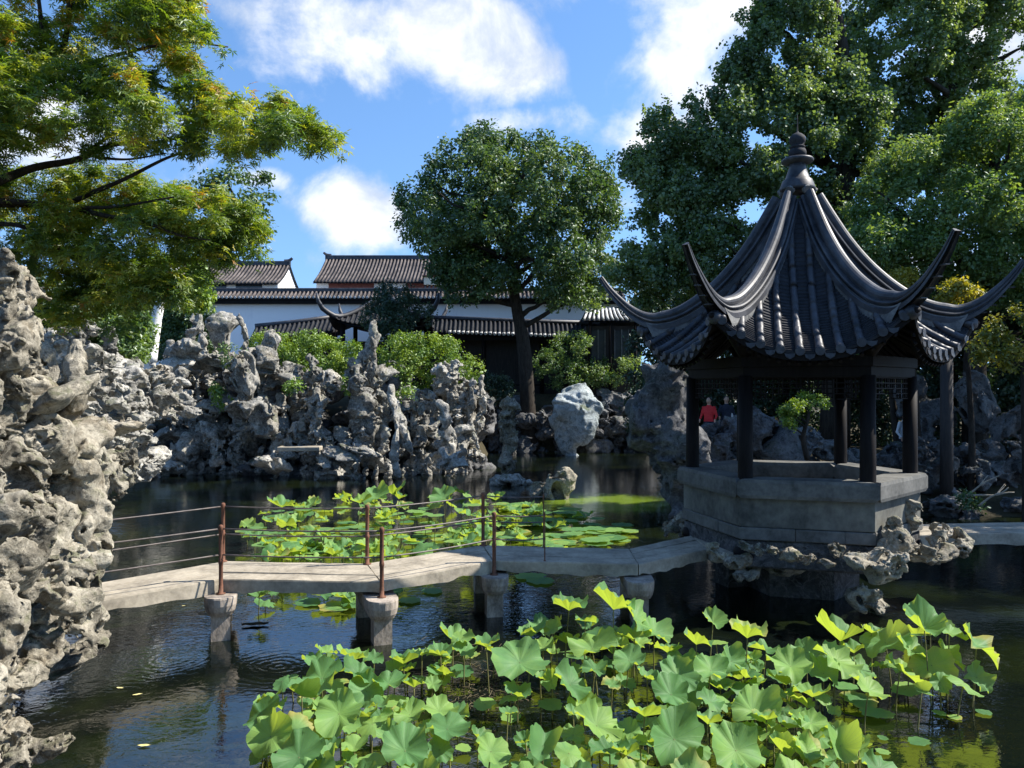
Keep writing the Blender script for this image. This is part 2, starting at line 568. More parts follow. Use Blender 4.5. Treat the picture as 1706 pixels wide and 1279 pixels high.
def mat_leaf(name, stops, trans, tfac=0.4, gloss=0.06, rough=0.5):
    """foliage: per-leaf tint attribute drives the colour; light shines through"""
    m_, T, out = new_mat(name)
    at = T.n('ShaderNodeAttribute', attribute_name='tint')
    col = T.ramp(at.outputs['Fac'], stops)
    tcol = T.mixc(1.0, col, trans, 'MULTIPLY')
    di = T.n('ShaderNodeBsdfDiffuse')
    T.set(di.inputs[0], col)
    tr = T.n('ShaderNodeBsdfTranslucent')
    T.set(tr.inputs[0], tcol)
    gl = T.n('ShaderNodeBsdfGlossy')
    gl.inputs['Roughness'].default_value = rough
    gl.inputs[0].default_value = (0.8, 0.85, 0.9, 1)
    mx = T.n('ShaderNodeMixShader')
    mx.inputs[0].default_value = tfac
    T.t.links.new(di.outputs[0], mx.inputs[1])
    T.t.links.new(tr.outputs[0], mx.inputs[2])
    m2 = T.n('ShaderNodeMixShader')
    m2.inputs[0].default_value = gloss
    T.t.links.new(mx.outputs[0], m2.inputs[1])
    T.t.links.new(gl.outputs[0], m2.inputs[2])
    T.t.links.new(m2.outputs[0], out.inputs[0])
    return m_

YG = (1.9, 1.8, 0.7)
M['lf_maple'] = mat_leaf('maple_leaves', [(0.0, (0.06, 0.12, 0.018)), (0.45, (0.17, 0.24, 0.024)), (0.78, (0.31, 0.33, 0.03)), (0.95, (0.42, 0.34, 0.035)), (1.0, (0.36, 0.18, 0.03))], (1.7, 1.7, 0.7), 0.45)
M['lf_camphor'] = mat_leaf('camphor_leaves', [(0.0, (0.032, 0.072, 0.024)), (0.5, (0.072, 0.132, 0.038)), (1.0, (0.14, 0.205, 0.06))], YG, 0.3)
M['lf_ginkgo'] = mat_leaf('ginkgo_leaves', [(0.0, (0.052, 0.098, 0.04)), (0.55, (0.108, 0.17, 0.062)), (1.0, (0.185, 0.25, 0.097))], YG, 0.42)
M['lf_bright'] = mat_leaf('bright_broad_leaves', [(0.0, (0.055, 0.115, 0.03)), (0.5, (0.115, 0.195, 0.05)), (1.0, (0.21, 0.28, 0.085))], YG, 0.4)
M['lf_yellow'] = mat_leaf('yellow_leaves', [(0.0, (0.15, 0.18, 0.02)), (0.5, (0.32, 0.30, 0.03)), (1.0, (0.45, 0.38, 0.05))], (1.5, 1.4, 0.6), 0.4)
M['lf_hedge'] = mat_leaf('shrub_leaves', [(0.0, (0.05, 0.11, 0.015)), (0.5, (0.12, 0.21, 0.02)), (1.0, (0.24, 0.33, 0.035))], YG, 0.3)
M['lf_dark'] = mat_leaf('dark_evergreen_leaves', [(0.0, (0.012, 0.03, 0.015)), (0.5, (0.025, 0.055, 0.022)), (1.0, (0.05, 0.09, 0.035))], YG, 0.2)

# lotus leaf: glaucous above, yellow green below, radial veins
def mat_lotus():
    m_, T, out = new_mat('lotus_leaf_skin')
    tco = T.n('ShaderNodeTexCoord')
    obj = tco.outputs['Object']
    sp = T.n('ShaderNodeSeparateXYZ')
    T.t.links.new(obj, sp.inputs[0])
    ang = T.math('ARCTAN2', sp.outputs[1], sp.outputs[0])
    rad = T.math('SQRT', T.math('ADD', T.math('POWER', sp.outputs[0], 2.0), T.math('POWER', sp.outputs[1], 2.0)))
    fr = T.math('FRACT', T.math('MULTIPLY', ang, 20 / (2 * math.pi)))
    vd = T.math('ABSOLUTE', T.math('SUBTRACT', fr, 0.5))
    vein = T.math('SUBTRACT', 1.0, T.smooth(T.math('MULTIPLY', vd, T.math('ADD', rad, 0.15)), 0.0, 0.055))
    oi = T.n('ShaderNodeObjectInfo')
    g = T.n('ShaderNodeNewGeometry')
    pos = g.outputs['Position']
    nz = T.noise(pos, 5.0, 5, 0.6)
    nz2 = T.noise(pos, 26.0, 4, 0.6)
    f = T.math('ADD', T.math('MULTIPLY', nz, 0.6), T.math('MULTIPLY', oi.outputs['Random'], 0.55))
    top = T.ramp(f, [(0.22, (0.045, 0.14, 0.05)), (0.5, (0.125, 0.28, 0.10)), (0.85, (0.25, 0.41, 0.10))])
    top = T.mixc(T.math('MULTIPLY', vein, 0.12), top, (0.34, 0.52, 0.26))
    bot = T.ramp(f, [(0.25, (0.13, 0.24, 0.035)), (0.85, (0.27, 0.35, 0.045))])
    # a few leaves go yellow and brown at the rim
    old = T.math('MULTIPLY', T.smooth(T.math('FRACT', T.math('MULTIPLY', oi.outputs['Random'], 7.31)), 0.80, 0.98), T.smooth(T.math('ADD', rad, T.math('MULTIPLY', nz, 0.7)), 0.9, 1.5))
    top = T.mixc(old, top, (0.42, 0.36, 0.10))
    bot = T.mixc(old, bot, (0.38, 0.27, 0.07))
    spot = T.smooth(nz2, 0.67, 0.73)
    top = T.mixc(T.math('MULTIPLY', spot, 0.25), top, (0.30, 0.33, 0.12))
    col = T.mixc(g.outputs['Backfacing'], top, bot)
    tr = T.n('ShaderNodeBsdfTranslucent')
    T.set(tr.inputs[0], T.mixc(vein, (0.46, 0.58, 0.05), (0.30, 0.42, 0.05)))
    pb = T.n('ShaderNodeBsdfPrincipled')
    T.set(pb.inputs['Base Color'], col)
    pb.inputs['Roughness'].default_value = 0.55
    pb.inputs['Specular IOR Level'].default_value = 0.25
    bn = T.n('ShaderNodeBump')
    bn.inputs['Strength'].default_value = 0.35
    bn.inputs['Distance'].default_value = 0.01
    T.set(bn.inputs['Height'], T.math('ADD', vein, T.math('MULTIPLY', nz2, 0.5)))
    T.t.links.new(bn.outputs[0], pb.inputs['Normal'])
    mx = T.n('ShaderNodeMixShader')
    mx.inputs[0].default_value = 0.44
    T.t.links.new(pb.outputs[0], mx.inputs[1])
    T.t.links.new(tr.outputs[0], mx.inputs[2])
    T.t.links.new(mx.outputs[0], out.inputs[0])
    return m_
M['lotus'] = mat_lotus()

def mat_water():
    m_, T, out = new_mat('pond_water')
    pos = T.n('ShaderNodeNewGeometry').outputs['Position']
    st = T.vmath('MULTIPLY', pos, (1.0, 1.35, 1.0))
    n_a = T.noise(st, 1.6, 3, 0.5, 0.4)
    n_b = T.noise(st, 9.0, 3, 0.55, 0.6)
    h = T.math('ADD', T.math('MULTIPLY', n_a, 0.55), T.math('MULTIPLY', n_b, 0.22))
    # rings spreading from where fish have touched the surface
    for (x, y, k, amp, size) in ((-4.1, 9.3, 62, .10, 1.3), (-2.75, 9.05, 55, .13, 1.5), (-3.5, 8.0, 70, .05, .9), (-1.2, 9.2, 60, .06, .8), (-0.6, 10.3, 66, .05, 1.1)):
        dd = T.vmath('DISTANCE', T.vmath('MULTIPLY', pos, (1, 1, 0)), (x, y, 0))
        dd = T.math('ADD', dd, T.math('MULTIPLY', n_a, 0.28))
        s = T.math('MULTIPLY', T.math('SINE', T.math('MULTIPLY', dd, k)), T.math('MULTIPLY', T.smooth(dd, size, 0.05), amp * 0.4))
        h = T.math('ADD', h, s)
    alg = T.smooth(T.noise(pos, 0.5, 5, 0.6), 0.45, 0.62)
    # sunlit murky water painted as bright green between the islet stones and the pavilion
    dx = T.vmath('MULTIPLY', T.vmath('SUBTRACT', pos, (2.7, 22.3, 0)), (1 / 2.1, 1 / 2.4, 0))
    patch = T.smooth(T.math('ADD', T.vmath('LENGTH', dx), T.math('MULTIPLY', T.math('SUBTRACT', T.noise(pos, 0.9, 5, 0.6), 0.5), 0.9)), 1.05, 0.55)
    col = T.mixc(alg, (0.003, 0.005, 0.004), (0.008, 0.012, 0.004))
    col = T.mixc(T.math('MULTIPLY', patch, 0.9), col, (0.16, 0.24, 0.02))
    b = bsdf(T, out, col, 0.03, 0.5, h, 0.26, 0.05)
    b.inputs['IOR'].default_value = 1.9
    return m_
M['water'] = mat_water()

# ------------------------------------------------------------------ ground and water
POND = np.array([(-5.6, 2.4), (-5.3, 6), (-5.6, 9.0), (-7.4, 11), (-8.6, 14), (-11.5, 19), (-14.5, 25), (-17.5, 30.2), (-14, 31.0),
                 (-9, 31.6), (-4.5, 31.8), (-2.2, 31.2), (-1.4, 32.5), (-1.2, 41.0), (7.5, 41.0), (7.0, 33), (6.0, 24), (6.4, 20.5),
                 (9.0, 19.8), (14, 19.6), (24, 19.4), (24, 2.4)])

def ground_h(x, y):
    d = poly_dist(POND, x, y)
    ins = in_poly(POND, x, y)
    d = np.where(ins, -d, d)
    def ss(a, b, v):
        t = np.clip((v - a) / (b - a), 0, 1)
        return t * t * (3 - 2 * t)
    lvl = 1.0 + 2.2 * ss(32, 38, y) * ss(9, 4, x) + 1.0 * ss(-7, -13, x) * ss(6, 12, y) + 0.5 * ss(24, 40, y) * ss(4, 9, x)
    lvl = lvl + 0.25 * np.sin(x * 0.7) * np.sin(y * 0.53)
    return np.where(d < 0, -0.9 * ss(0, -1.0, d) - 0.05, (lvl + 0.05) * ss(-0.1, 1.6, d) - 0.05)

def axis(lo, hi, step, far):
    a = np.arange(lo, hi + 1e-6, step)
    g = hi + np.cumsum(np.geomspace(step, far / 4, 16))
    g2 = lo - np.cumsum(np.geomspace(step, far / 4, 16))
    return np.concatenate([g2[::-1], a, g])
ax_, ay_ = axis(-24, 28, 0.6, 400), axis(-4, 50, 0.6, 400)
gx, gy = np.meshgrid(ax_, ay_, indexing='ij')
gz = ground_h(gx, gy)
tag(MB().grid(np.dstack([gx, gy, gz])).build('ground', M['soil'], smooth=True), kind='structure')
wx, wy = np.meshgrid(np.linspace(-21, 27, 40), np.linspace(1.5, 43, 40), indexing='ij')
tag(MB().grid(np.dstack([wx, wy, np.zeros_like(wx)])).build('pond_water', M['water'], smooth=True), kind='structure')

# ------------------------------------------------------------------ zigzag bridge
DECK_Z = HC - 2.48
JF = [(-5.95, 8.05), (-3.83, 10.12), (-1.70, 9.96), (-0.27, 11.17), (1.80, 10.93), (3.05, 12.0)]
JB = [(-6.50, 8.65), (-4.20, 11.18), (-2.08, 11.0), (-0.47, 12.31), (1.83, 12.03), (3.05, 13.1)]
bridge = thing('stone_bridge', 'low zigzag footbridge of pale stone slabs with rusty railing posts over the pond', 'bridge', (-1.5, 10.8, 0))
BO = np.array(bridge.location)
def slab_planks(a0, a1, b0, b1, n, zt, th, parent, mat, gap=0.022, org=BO):
    a0, a1, b0, b1 = [np.array(q, float) for q in (a0, a1, b0, b1)]
    for k in range(n):
        u0, u1 = k / n, (k + 1) / n
        p0, p1 = a0 + (b0 - a0) * u0, a1 + (b1 - a1) * u0
        q0, q1 = a0 + (b0 - a0) * u1, a1 + (b1 - a1) * u1
        g = gap / 2 / max(np.linalg.norm(b0 - a0), .1)
        p0, q0 = p0 + (q0 - p0) * g * 2, q0 - (q0 - p0) * g * 2
        p1, q1 = p1 + (q1 - p1) * g * 2, q1 - (q1 - p1) * g * 2
        e = (p1 - p0) / np.linalg.norm(p1 - p0) * 0.008
        ns = 22
        V = []
        zz = zt + rng.uniform(-.006, .006)
        s = rng.uniform(0, 50)
        tt = np.linspace(0, 1, ns)
        rows = []
        for kk, (w, z) in enumerate(((0.0, zz - th), (0.0, zz - 0.018), (0.02, zz), (0.98, zz), (1.0, zz - 0.018), (1.0, zz - th))):
            P0 = p0 + e + (p1 - p0 - 2 * e) * tt[:, None]
            Q0 = q0 + e + (q1 - q0 - 2 * e) * tt[:, None]
            xy = P0 + (Q0 - P0) * w
            jit = vnoise(np.c_[tt * 9 + s, np.full(ns, kk * 1.7), np.zeros(ns)], 3)
            z_ = z + (jit * 0.035 - 0.01 if kk in (0, 5) else jit * 0.005)
            rows.append(np.c_[xy, np.broadcast_to(z_, (ns,))])
        G = np.array(rows + [rows[0]]).transpose(1, 0, 2)
        mb = MB().grid(G)
        for end in (0, ns - 1):
            base = np.array([end * 7 + j for j in range(6)])
            mb.F.setdefault(6, []).append(np.array([base if end else base[::-1]]))
        mb.build('deck_plank', mat, parent, origin=None).data.transform(Matrix.Translation(-Vector(org)))
for k in range(5):
    slab_planks(JF[k], JF[k + 1], JB[k], JB[k + 1], 3, DECK_Z, 0.15, bridge, M['deck'])

def pier(f, b, parent, org):
    """two concrete legs and a cap whose near end is a rounded corbel"""
    f, b = np.array(f), np.array(b)
    d = (f - b) / np.linalg.norm(f - b)
    s = np.array([-d[1], d[0]])
    top = DECK_Z - 0.184
    for q in (f + d * 0.05, b - d * 0.12):
        MB().box((*(q - BO[:2]), (top - .24 - 0.9) / 2), (0.235, 0.235, top - .24 + 0.9), math.atan2(d[1], d[0]), 0.015).build('pier_leg', M['pier'], parent)
    pts = []
    hw = 0.205
    back = b - d * 0.25
    pts += [back - s * hw, ]
    c = f + d * 0.12
    for a in np.linspace(-90, 90, 9):
        pts.append(c + hw * (d * math.cos(math.radians(a)) + s * math.sin(math.radians(a))))
    pts += [back + s * hw]
    pts = np.array(pts) - BO[:2]
    V, n = [], len(pts)
    cc = np.array(c) - BO[:2]
    lv = [(top - .25, .55), (top - .19, .82), (top - .11, .97), (top - 0.02, 1.0), (top, .97)]
    for z, k in lv:
        q = pts.copy()
        fr = slice(0, n)
        ax0 = pts @ d
        base_pt = cc + np.outer((pts - cc) @ d, d)
        side = pts - base_pt
        fwd = np.maximum((pts - cc) @ d, 0)
        q = cc + np.outer(np.where((pts - cc) @ d > 0, fwd * k, (pts - cc) @ d), d) + side * (0.45 + 0.55 * k)
        V.append(np.c_[q, np.full(n, z)])
    f_ = [(l * n + j, l * n + (j + 1) % n, (l + 1) * n + (j + 1) % n, (l + 1) * n + j) for l in range(len(lv) - 1) for j in range(n)]
    mb = MB().add(np.vstack(V), np.array(f_))
    mb.F.setdefault(n, []).append(np.array([[j for j in reversed(range(n))]]))
    mb.F.setdefault(n, []).append(np.array([[(len(lv) - 1) * n + j for j in range(n)]]))
    o = mb.build('pier_cap', M['pier'], parent)
    return c, top
CAPS = []
for k in (1, 2, 3, 4):
    CAPS.append(pier(JF[k], JB[k], bridge, BO))

def post(x, y, z0, z1, r=0.027):
    mb = MB()
    pr = [(r * 2.2, 0), (r * 2.2, 0.012), (r * 1.15, 0.014), (r * 1.1, 0.12), (r, 0.13)]
    H = z1 - z0
    for q in (0.48, 0.97):
        pr += [(r, H * q - .03), (r * 1.22, H * q - .02), (r * 1.22, H * q + .02), (r, H * q + .03)]
    pr = [p for p in pr if p[1] < H - .012] + [(r * 1.25, H - .01), (r * 1.1, H + .012), (r * .5, H + .022)]
    mb.lathe(pr, (x - BO[0], y - BO[1], z0), 10).build('railing_post', M['rust'], bridge, smooth=True)
fp, bp = [], []
for k in (1, 2, 3):
    f, b = np.array(JF[k]), np.array(JB[k])
    d = (f - b) / np.linalg.norm(f - b)
    c, top = CAPS[k - 1]
    q = f + d * 0.07
    post(q[0], q[1], top + .001, DECK_Z + 0.70)
    fp.append((q[0], q[1], DECK_Z + 0.70))
    q = b + d * 0.05
    post(q[0], q[1], DECK_Z + .001, DECK_Z + 0.83)
    bp.append((q[0], q[1], DECK_Z + 0.83))
ef = np.array(JF[3]) + (np.array(JF[4]) - np.array(JF[3])) * 0.36 + np.array((0, .06))
eb = np.array(JB[3]) + (np.array(JB[4]) - np.array(JB[3])) * 0.42 - np.array((0, .06))
post(ef[0], ef[1], DECK_Z + .001, DECK_Z + 0.70, 0.009)
post(eb[0], eb[1], DECK_Z + .001, DECK_Z + 0.83, 0.009)
sf = (*(np.array(JF[0]) + (-.1, 0.1)), DECK_Z + .70)
sb = (*(np.array(JB[0]) + (-.3, -.1)), DECK_Z + .83)
def rail(a, b, dz):
    a, b = np.array(a), np.array(b)
    t = np.linspace(0, 1, 9)[:, None]
    p = a + (b - a) * t
    p[:, 2] += dz - 0.018 * np.sin(t[:, 0] * math.pi)
    MB().tube(p - BO, 0.0105, 6).build('rail', M['iron'], bridge, smooth=True)
chain_f = [sf] + fp + [(ef[0], ef[1], DECK_Z + .70)]
chain_b = [sb] + bp + [(eb[0], eb[1], DECK_Z + .83)]
for ch, hh in ((chain_f, .34), (chain_b, .40)):
    for a, b in zip(ch[:-1], ch[1:]):
        rail(a, b, -0.03)
        rail(a, b, -0.03 - hh)

# ------------------------------------------------------------------ hexagonal pavilion
PC = np.array((4.75, 12.8, 0.0))
TH = math.radians(-16)
pav = thing('hexagonal_pavilion', 'open hexagonal pavilion with dark upswept tiled roof standing in the pond', 'pavilion', PC)
def hexpt(k, r):
    a = TH + math.radians(60 * k)
    return np.array((r * math.cos(a), r * math.sin(a)))
def hexring(r):
    return np.array([hexpt(k, r) for k in range(6)])
S = 1.70
# platform, foundation stones, base wall, bench
MB().prism(hexring(1.84), 0.60, 1.02, 0.03).build('platform', M['rock_dark'], pav)
MB().prism(hexring(0.95), -0.9, 0.595).build('footing', M['rock_dark'], pav)  # dark stone colour stands in for the shaded void under the platform
def hex_segment(k, ro, ri, z0, z1, bev, u0=0.0, u1=1.0, gap=0.0):
    a0, a1 = hexpt(k, ro), hexpt(k + 1, ro)
    b0, b1 = hexpt(k, ri), hexpt(k + 1, ri)
    L = np.linalg.norm(a1 - a0)
    g = gap / L
    pa0, pa1 = a0 + (a1 - a0) * (u0 + g), a0 + (a1 - a0) * (u1 - g)
    pb0, pb1 = b0 + (b1 - b0) * (u0 + g), b0 + (b1 - b0) * (u1 - g)
    return MB().prism(np.array([pa0, pa1, pb1, pb0]), z0, z1, bev)
for k in range(6):
    cuts = [0, .2, .66, 1] if k % 2 else [0, .42, .78, 1]
    for u0, u1 in zip(cuts[:-1], cuts[1:]):
        hex_segment(k, 1.88 + rng.uniform(-.01, .01), 1.3, 1.024, 1.205 + rng.uniform(-.006, .006), 0.012, u0, u1, 0.004).build('foundation_stone', M['bench'], pav)
    hex_segment(k, 1.85, 1.5, 1.213, 1.645, 0.012).build('base_wall', M['base'], pav)
    hex_segment(k, 1.96, 1.42, 1.648, 1.93, 0.05, 0, 1, 0.003).build('bench', M['bench'], pav)
MB().prism(hexring(1.48), 1.03, 1.46).build('floor', M['base'], pav)
for k in range(6):
    c = hexpt(k, S)
    MB().lathe([(.175, 0), (.18, .05), (.15, .13), (.115, .15), (.112, 1.4), (.105, 2.72)], (c[0], c[1], 0.75), 20).build('column', M['wood'], pav, smooth=True)
# beams, frieze lattice
for k in range(6):
    hex_segment(k, S + .07, S - .07, 3.45, 3.60, 0.01, 0, 1, .002).build('beam', M['wood'], pav)
    hex_segment(k, S + .11, S - .11, 3.603, 3.76, 0.01, 0, 1, .002).build('beam', M['wood'], pav)
    a, b = hexpt(k, S), hexpt(k + 1, S)
    d = (b - a)
    L = np.linalg.norm(d)
    d /= L
    rz = math.atan2(d[1], d[0])
    mb = MB()
    def bar(u0, z0, u1, z1, w=0.016):
        q = a + d * ((u0 + u1) / 2)
        mb.box((q[0], q[1], (z0 + z1) / 2), (max(abs(u1 - u0), w), w * 1.4, max(abs(z1 - z0), w)), rz)
    zt, zb = 3.44, 3.12
    u = 0.14
    bar(.12, zt, L - .12, zt); bar(.12, 3.36, L - .12, 3.36, .0155); bar(.12, 3.28, L - .12, 3.28, .0155)
    bar(.12, 3.20, .62, 3.20, .0155); bar(L - .62, 3.20, L - .12, 3.20, .0155)
    bar(.12, zb, .42, zb); bar(L - .42, zb, L - .12, zb)
    i = 0
    while u < L - .12:
        z0 = 3.28 if .62 < u < L - .62 else (3.20 if .42 < u < L - .42 else zb)
        bar(u, z0, u, zt, .0145)
        if i % 3 == 1:
            bar(u, z0 + .04, u + .08, z0 + .04, .0135)
        u += (0.085, 0.055, 0.11)[i % 3]
        i += 1
    mb.build('lattice_frieze', M['wood'], pav)

# roof surface --------------------------------------------------------
TT = np.linspace(0, 1, 41)
tk = np.array([0, .2, .4, .6, .8, 1.0])
RC = catmull(np.c_[tk, [.20, .60, 1.08, 1.58, 2.08, 2.60]], 41)[:, 1]
ZC = catmull(np.c_[tk, [6.36, 5.62, 5.02, 4.60, 4.37, 4.33]], 41)[:, 1]
AM = catmull(np.c_[tk, [.17, .50, .90, 1.34, 1.76, 2.17]], 41)[:, 1]
ZM = catmull(np.c_[tk, [6.32, 5.55, 4.88, 4.38, 4.02, 3.76]], 41)[:, 1]
def roof_pt(k, t, w=None, u=None):
    """point on face k at profile parameter t; w metres across or u in -1..1"""
    rc, zc, am, zm = (np.interp(t, TT, q) for q in (RC, ZC, AM, ZM))
    half = rc / 2
    if u is None:
        u = np.clip(w / half, -1, 1)
    else:
        w = u * half
    au = np.abs(u)
    x = am + (rc * .8660254 - am) * au ** 2
    z = zm + (zc - zm) * au ** 2.4
    ang = TH + math.radians(60 * k + 30)
    n = np.array((math.cos(ang), math.sin(ang)))
    s = np.array((-n[1], n[0]))
    return np.stack([n[0] * x + s[0] * w, n[1] * x + s[1] * w, z], -1)
roof = tag(bpy.data.objects.new('roof', None)); COL.objects.link(roof); roof.parent = pav
for k in range(6):
    # pan tiles: every course a lipped strip
    mb = MB()
    nrow = 44
    us = np.linspace(-1, 1, 23)
    for i in range(nrow):
        t0, t1 = i / nrow, min(1, (i + 1.25) / nrow)
        top = roof_pt(k, t0, u=us)
        bot = roof_pt(k, t1, u=us) + np.array((0, 0, .028))
        lip = roof_pt(k, t1, u=us) - np.array((0, 0, .004))
        mb.grid(np.array([top, bot, lip]))
    tag(mb.build('pan_tiles', M['tile_pan'], roof), kind='stuff')
    # underside boarding, fascia
    ts = np.linspace(.12, 1, 16)
    G = np.array([roof_pt(k, np.full(23, t), u=us) - np.array((0, 0, .10)) for t in ts])
    mb = MB().grid(G)
    e0, e1 = G[-1], roof_pt(k, np.full(23, 1.0), u=us) - np.array((0, 0, .012))
    mb.grid(np.array([e0, e1]))
    mb.build('soffit', M['wood'], roof)
    ang = TH + math.radians(60 * k + 30)
    n = np.array((math.cos(ang), math.sin(ang), 0))
    mb = MB()
    for w in np.arange(-1.08, 1.09, .135):
        t1 = 1.0
        t0 = np.interp(abs(w) * 2 + .05, RC, TT)
        t0 = max(t0, .55)
        p = np.array([roof_pt(k, t, w=w) - np.array((0, 0, .145)) for t in np.linspace(t0, t1, 6)])
        p[-1] -= n * .06
        mb.tube(p, .032, 5)
    tag(mb.build('rafters', M['wood'], roof), kind='stuff')
    # cover tile rows
    pitch = 0.262
    for w in np.arange(-4.5, 5, 1) * pitch:
        if abs(w) > 1.27: continue
        t0 = float(np.interp(abs(w) * 2, RC, TT))
        ts = np.linspace(t0, 1.0, max(5, int(26 * (1 - t0)) + 3))
        p = np.array([roof_pt(k, t, w=w) + np.array((0, 0, .035)) for t in ts])
        p[-1] += n * .03
        mb = MB()
        tan = np.gradient(p, axis=0)
        L = np.r_[0, np.cumsum(np.linalg.norm(np.diff(p, axis=0), axis=1))]
        cuts = np.r_[np.arange(0, L[-1] - .08, .20), L[-1]]
        q, rr = [], []
        for a, b in zip(cuts[:-1], cuts[1:]):
            jit = rng.normal(size=3) * .0025
            k_ = rng.uniform(.96, 1.04)
            for d_, r_ in ((a + .002, .0555 * k_), ((a + b) / 2, .058 * k_), (b - .002, .0612 * k_)):
                q.append([np.interp(d_, L, p[:, c]) for c in range(3)] + jit)
                rr.append(r_)
        mb.tube(np.array(q), np.array(rr), 10)
        row = mb.build('tile_row', M['tile'], roof, smooth=True)
        dsc = MB()
        e = p[-1]
        dsc.tube(np.array([e + n * .001, e + n * .014]), np.array([.066, .064]), 14)
        dsc.build('end_tile', M['tile'], row, smooth=False)
    # drip tiles between the rows
    for w in np.arange(-4, 5, 1) * pitch:
        e = roof_pt(k, 1.0, w=w)
        s = np.array((-n[1], n[0], 0))
        q = [e - s * .075 + n * .012, e - s * .055 - (0, 0, .055) + n * .018, e - (0, 0, .085) + n * .02, e + s * .055 - (0, 0, .055) + n * .018, e + s * .075 + n * .012,
             e + s * .04 + (0, 0, -.008) + n * .012, e - s * .04 + (0, 0, -.008) + n * .012]
        q = np.array(q)
        V = np.vstack([q, q - n * .014])
        f = [tuple(range(7)), tuple(reversed(range(7, 14)))]
        m2 = MB().add(V, np.array([f[0]]))
        m2.F.setdefault(7, []).append(np.array([f[1]]))
        m2.F.setdefault(4, []).append(np.array([(j, j + 7, (j + 1) % 7 + 7, (j + 1) % 7) for j in range(7)]))
        m2.build('drip_tile', M['tile'], roof)

# hip ridges sweeping up into horns ------------------------------------
HR = np.array([.16, .38, .60, .84, 1.08, 1.34, 1.60, 1.85, 2.10, 2.36, 2.60, 2.82, 3.02, 3.20, 3.34])
HB = np.array([6.38, 5.99, 5.63, 5.30, 5.03, 4.79, 4.60, 4.46, 4.38, 4.36, 4.44, 4.59, 4.79, 5.01, 5.23])
pr = catmull(np.c_[HR, HB], 57)
sec = [(-.15, -.06), (-.15, .015), (-.13, .03), (-.075, .035), (-.075, .07), (-.13, .075), (-.14, .095), (-.13, .115), (-.065, .12), (-.065, .145)]
sec += [(-.09 * math.cos(a), .185 + .085 * math.sin(a)) for a in np.linspace(-.5, math.pi + .5, 11)]
sec += [(.065, .145), (.065, .12), (.13, .115), (.14, .095), (.13, .075), (.075, .07), (.075, .035), (.13, .03), (.15, .015), (.15, -.06)]
sec = np.array(sec)
for k in range(6):
    dr = np.array((*hexpt(k, 1.0), 0.0))
    sd = np.array((-dr[1], dr[0], 0.0))
    tan = np.gradient(pr, axis=0)
    rows = []
    for i, (r, z) in enumerate(pr):
        t = tan[i] / np.linalg.norm(tan[i])
        up = dr * (-t[1]) + np.array((0, 0, t[0]))
        q = np.clip((r - 2.2) / 1.15, 0, 1)
        sw, sh = 1 - .68 * q, 1 - .76 * q
        if r < .6:
            sw *= .62 + .38 * r / .6
        rows.append(dr * r + np.array((0, 0, z)) + np.outer(sec[:, 0] * sw, sd) + np.outer(sec[:, 1] * sh + (.0 if r < 2.2 else .03 * q), up))
    G = np.array(rows)
    mb = MB().grid(G)
    m_ = G.shape[1]
    mb.F.setdefault(m_, []).append(np.array([[j for j in range(m_)]]))
    mb.F.setdefault(m_, []).append(np.array([[(len(G) - 1) * m_ + j for j in reversed(range(m_))]]))
    rd = mb.build('hip_ridge', M['ridge'], roof, smooth=False)
    # mortar fillet bedding the ridge on the tiles
    mb = MB()
    for sgn in (-1, 1):
        rr = np.linspace(.5, 2.50, 30)
        A = []
        for r in rr:
            zz = np.interp(r, RC, ZC)
            wdt = .155 + .05 * np.clip((r - 1.5), 0, 1)
            zr = np.interp(r, pr[:, 0], pr[:, 1])
            tt = float(np.interp(r, RC, TT))
            face = k if sgn > 0 else k - 1
            c2 = roof_pt(face, np.array(tt), u=np.array(-1.0 if sgn > 0 else 1.0))
            u_in = 1 - wdt / (r / 2)
            c1 = roof_pt(face, np.array(tt), u=np.array(-u_in if sgn > 0 else u_in)) + (0, 0, .055)
            A.append([dr * r + sd * sgn * .12 + (0, 0, zr + .045), c1, c1 - (0, 0, .05)])
        A = np.array(A)
        mb.grid(A if sgn > 0 else A[:, ::-1])
    mb.build('mortar_fillet', M['plaster'], rd)
    # plain end boss below each horn
    tip = dr * 2.60 + np.array((0, 0, 4.30))
    MB().tube(np.array([tip - dr * .14, tip - dr * .02, tip + dr * .05]), [.10, .105, .07], 12).build('ridge_end', M['tile'], rd, smooth=True)
    # stepped supports under the horn
    for j, r in enumerate((2.72, 2.86, 2.99, 3.11)):
        z = np.interp(r, pr[:, 0], pr[:, 1])
        MB().box(dr * r + np.array((0, 0, z - .045)), (.11, .10 - .012 * j, .014), math.atan2(dr[1], dr[0])).build('horn_bracket', M['ridge'], rd)
    # corner beam under the horn
    p = np.array([dr * 1.70 + (0, 0, 3.78), dr * 2.1 + (0, 0, 4.08), dr * 2.45 + (0, 0, 4.22), dr * 2.66 + (0, 0, 4.34)])
    MB().tube(catmull(p, 9), np.linspace(.10, .05, 9), 8).build('corner_beam', M['wood'], roof, smooth=True)
    e = dr * .235 + np.array((0, 0, 6.55))
    MB().tube(np.array([e, e + dr * .05 + np.array((0, 0, -.03))]), [.075, .07], 14).build('ridge_cap', M['plaster'], rd, smooth=False)
fin = MB().lathe([(.29, 6.56), (.285, 6.61), (.25, 6.70), (.235, 6.74), (.20, 6.76), (.165, 6.86), (.135, 6.95), (.13, 7.01)], (0, 0, 0), 28).build('finial', M['ridge'], roof, True)
MB().lathe([(.14, 7.012), (.245, 7.04), (.262, 7.075), (.24, 7.10), (.12, 7.115)], (0, 0, 0), 28).build('disc', M['ridge'], fin, True)
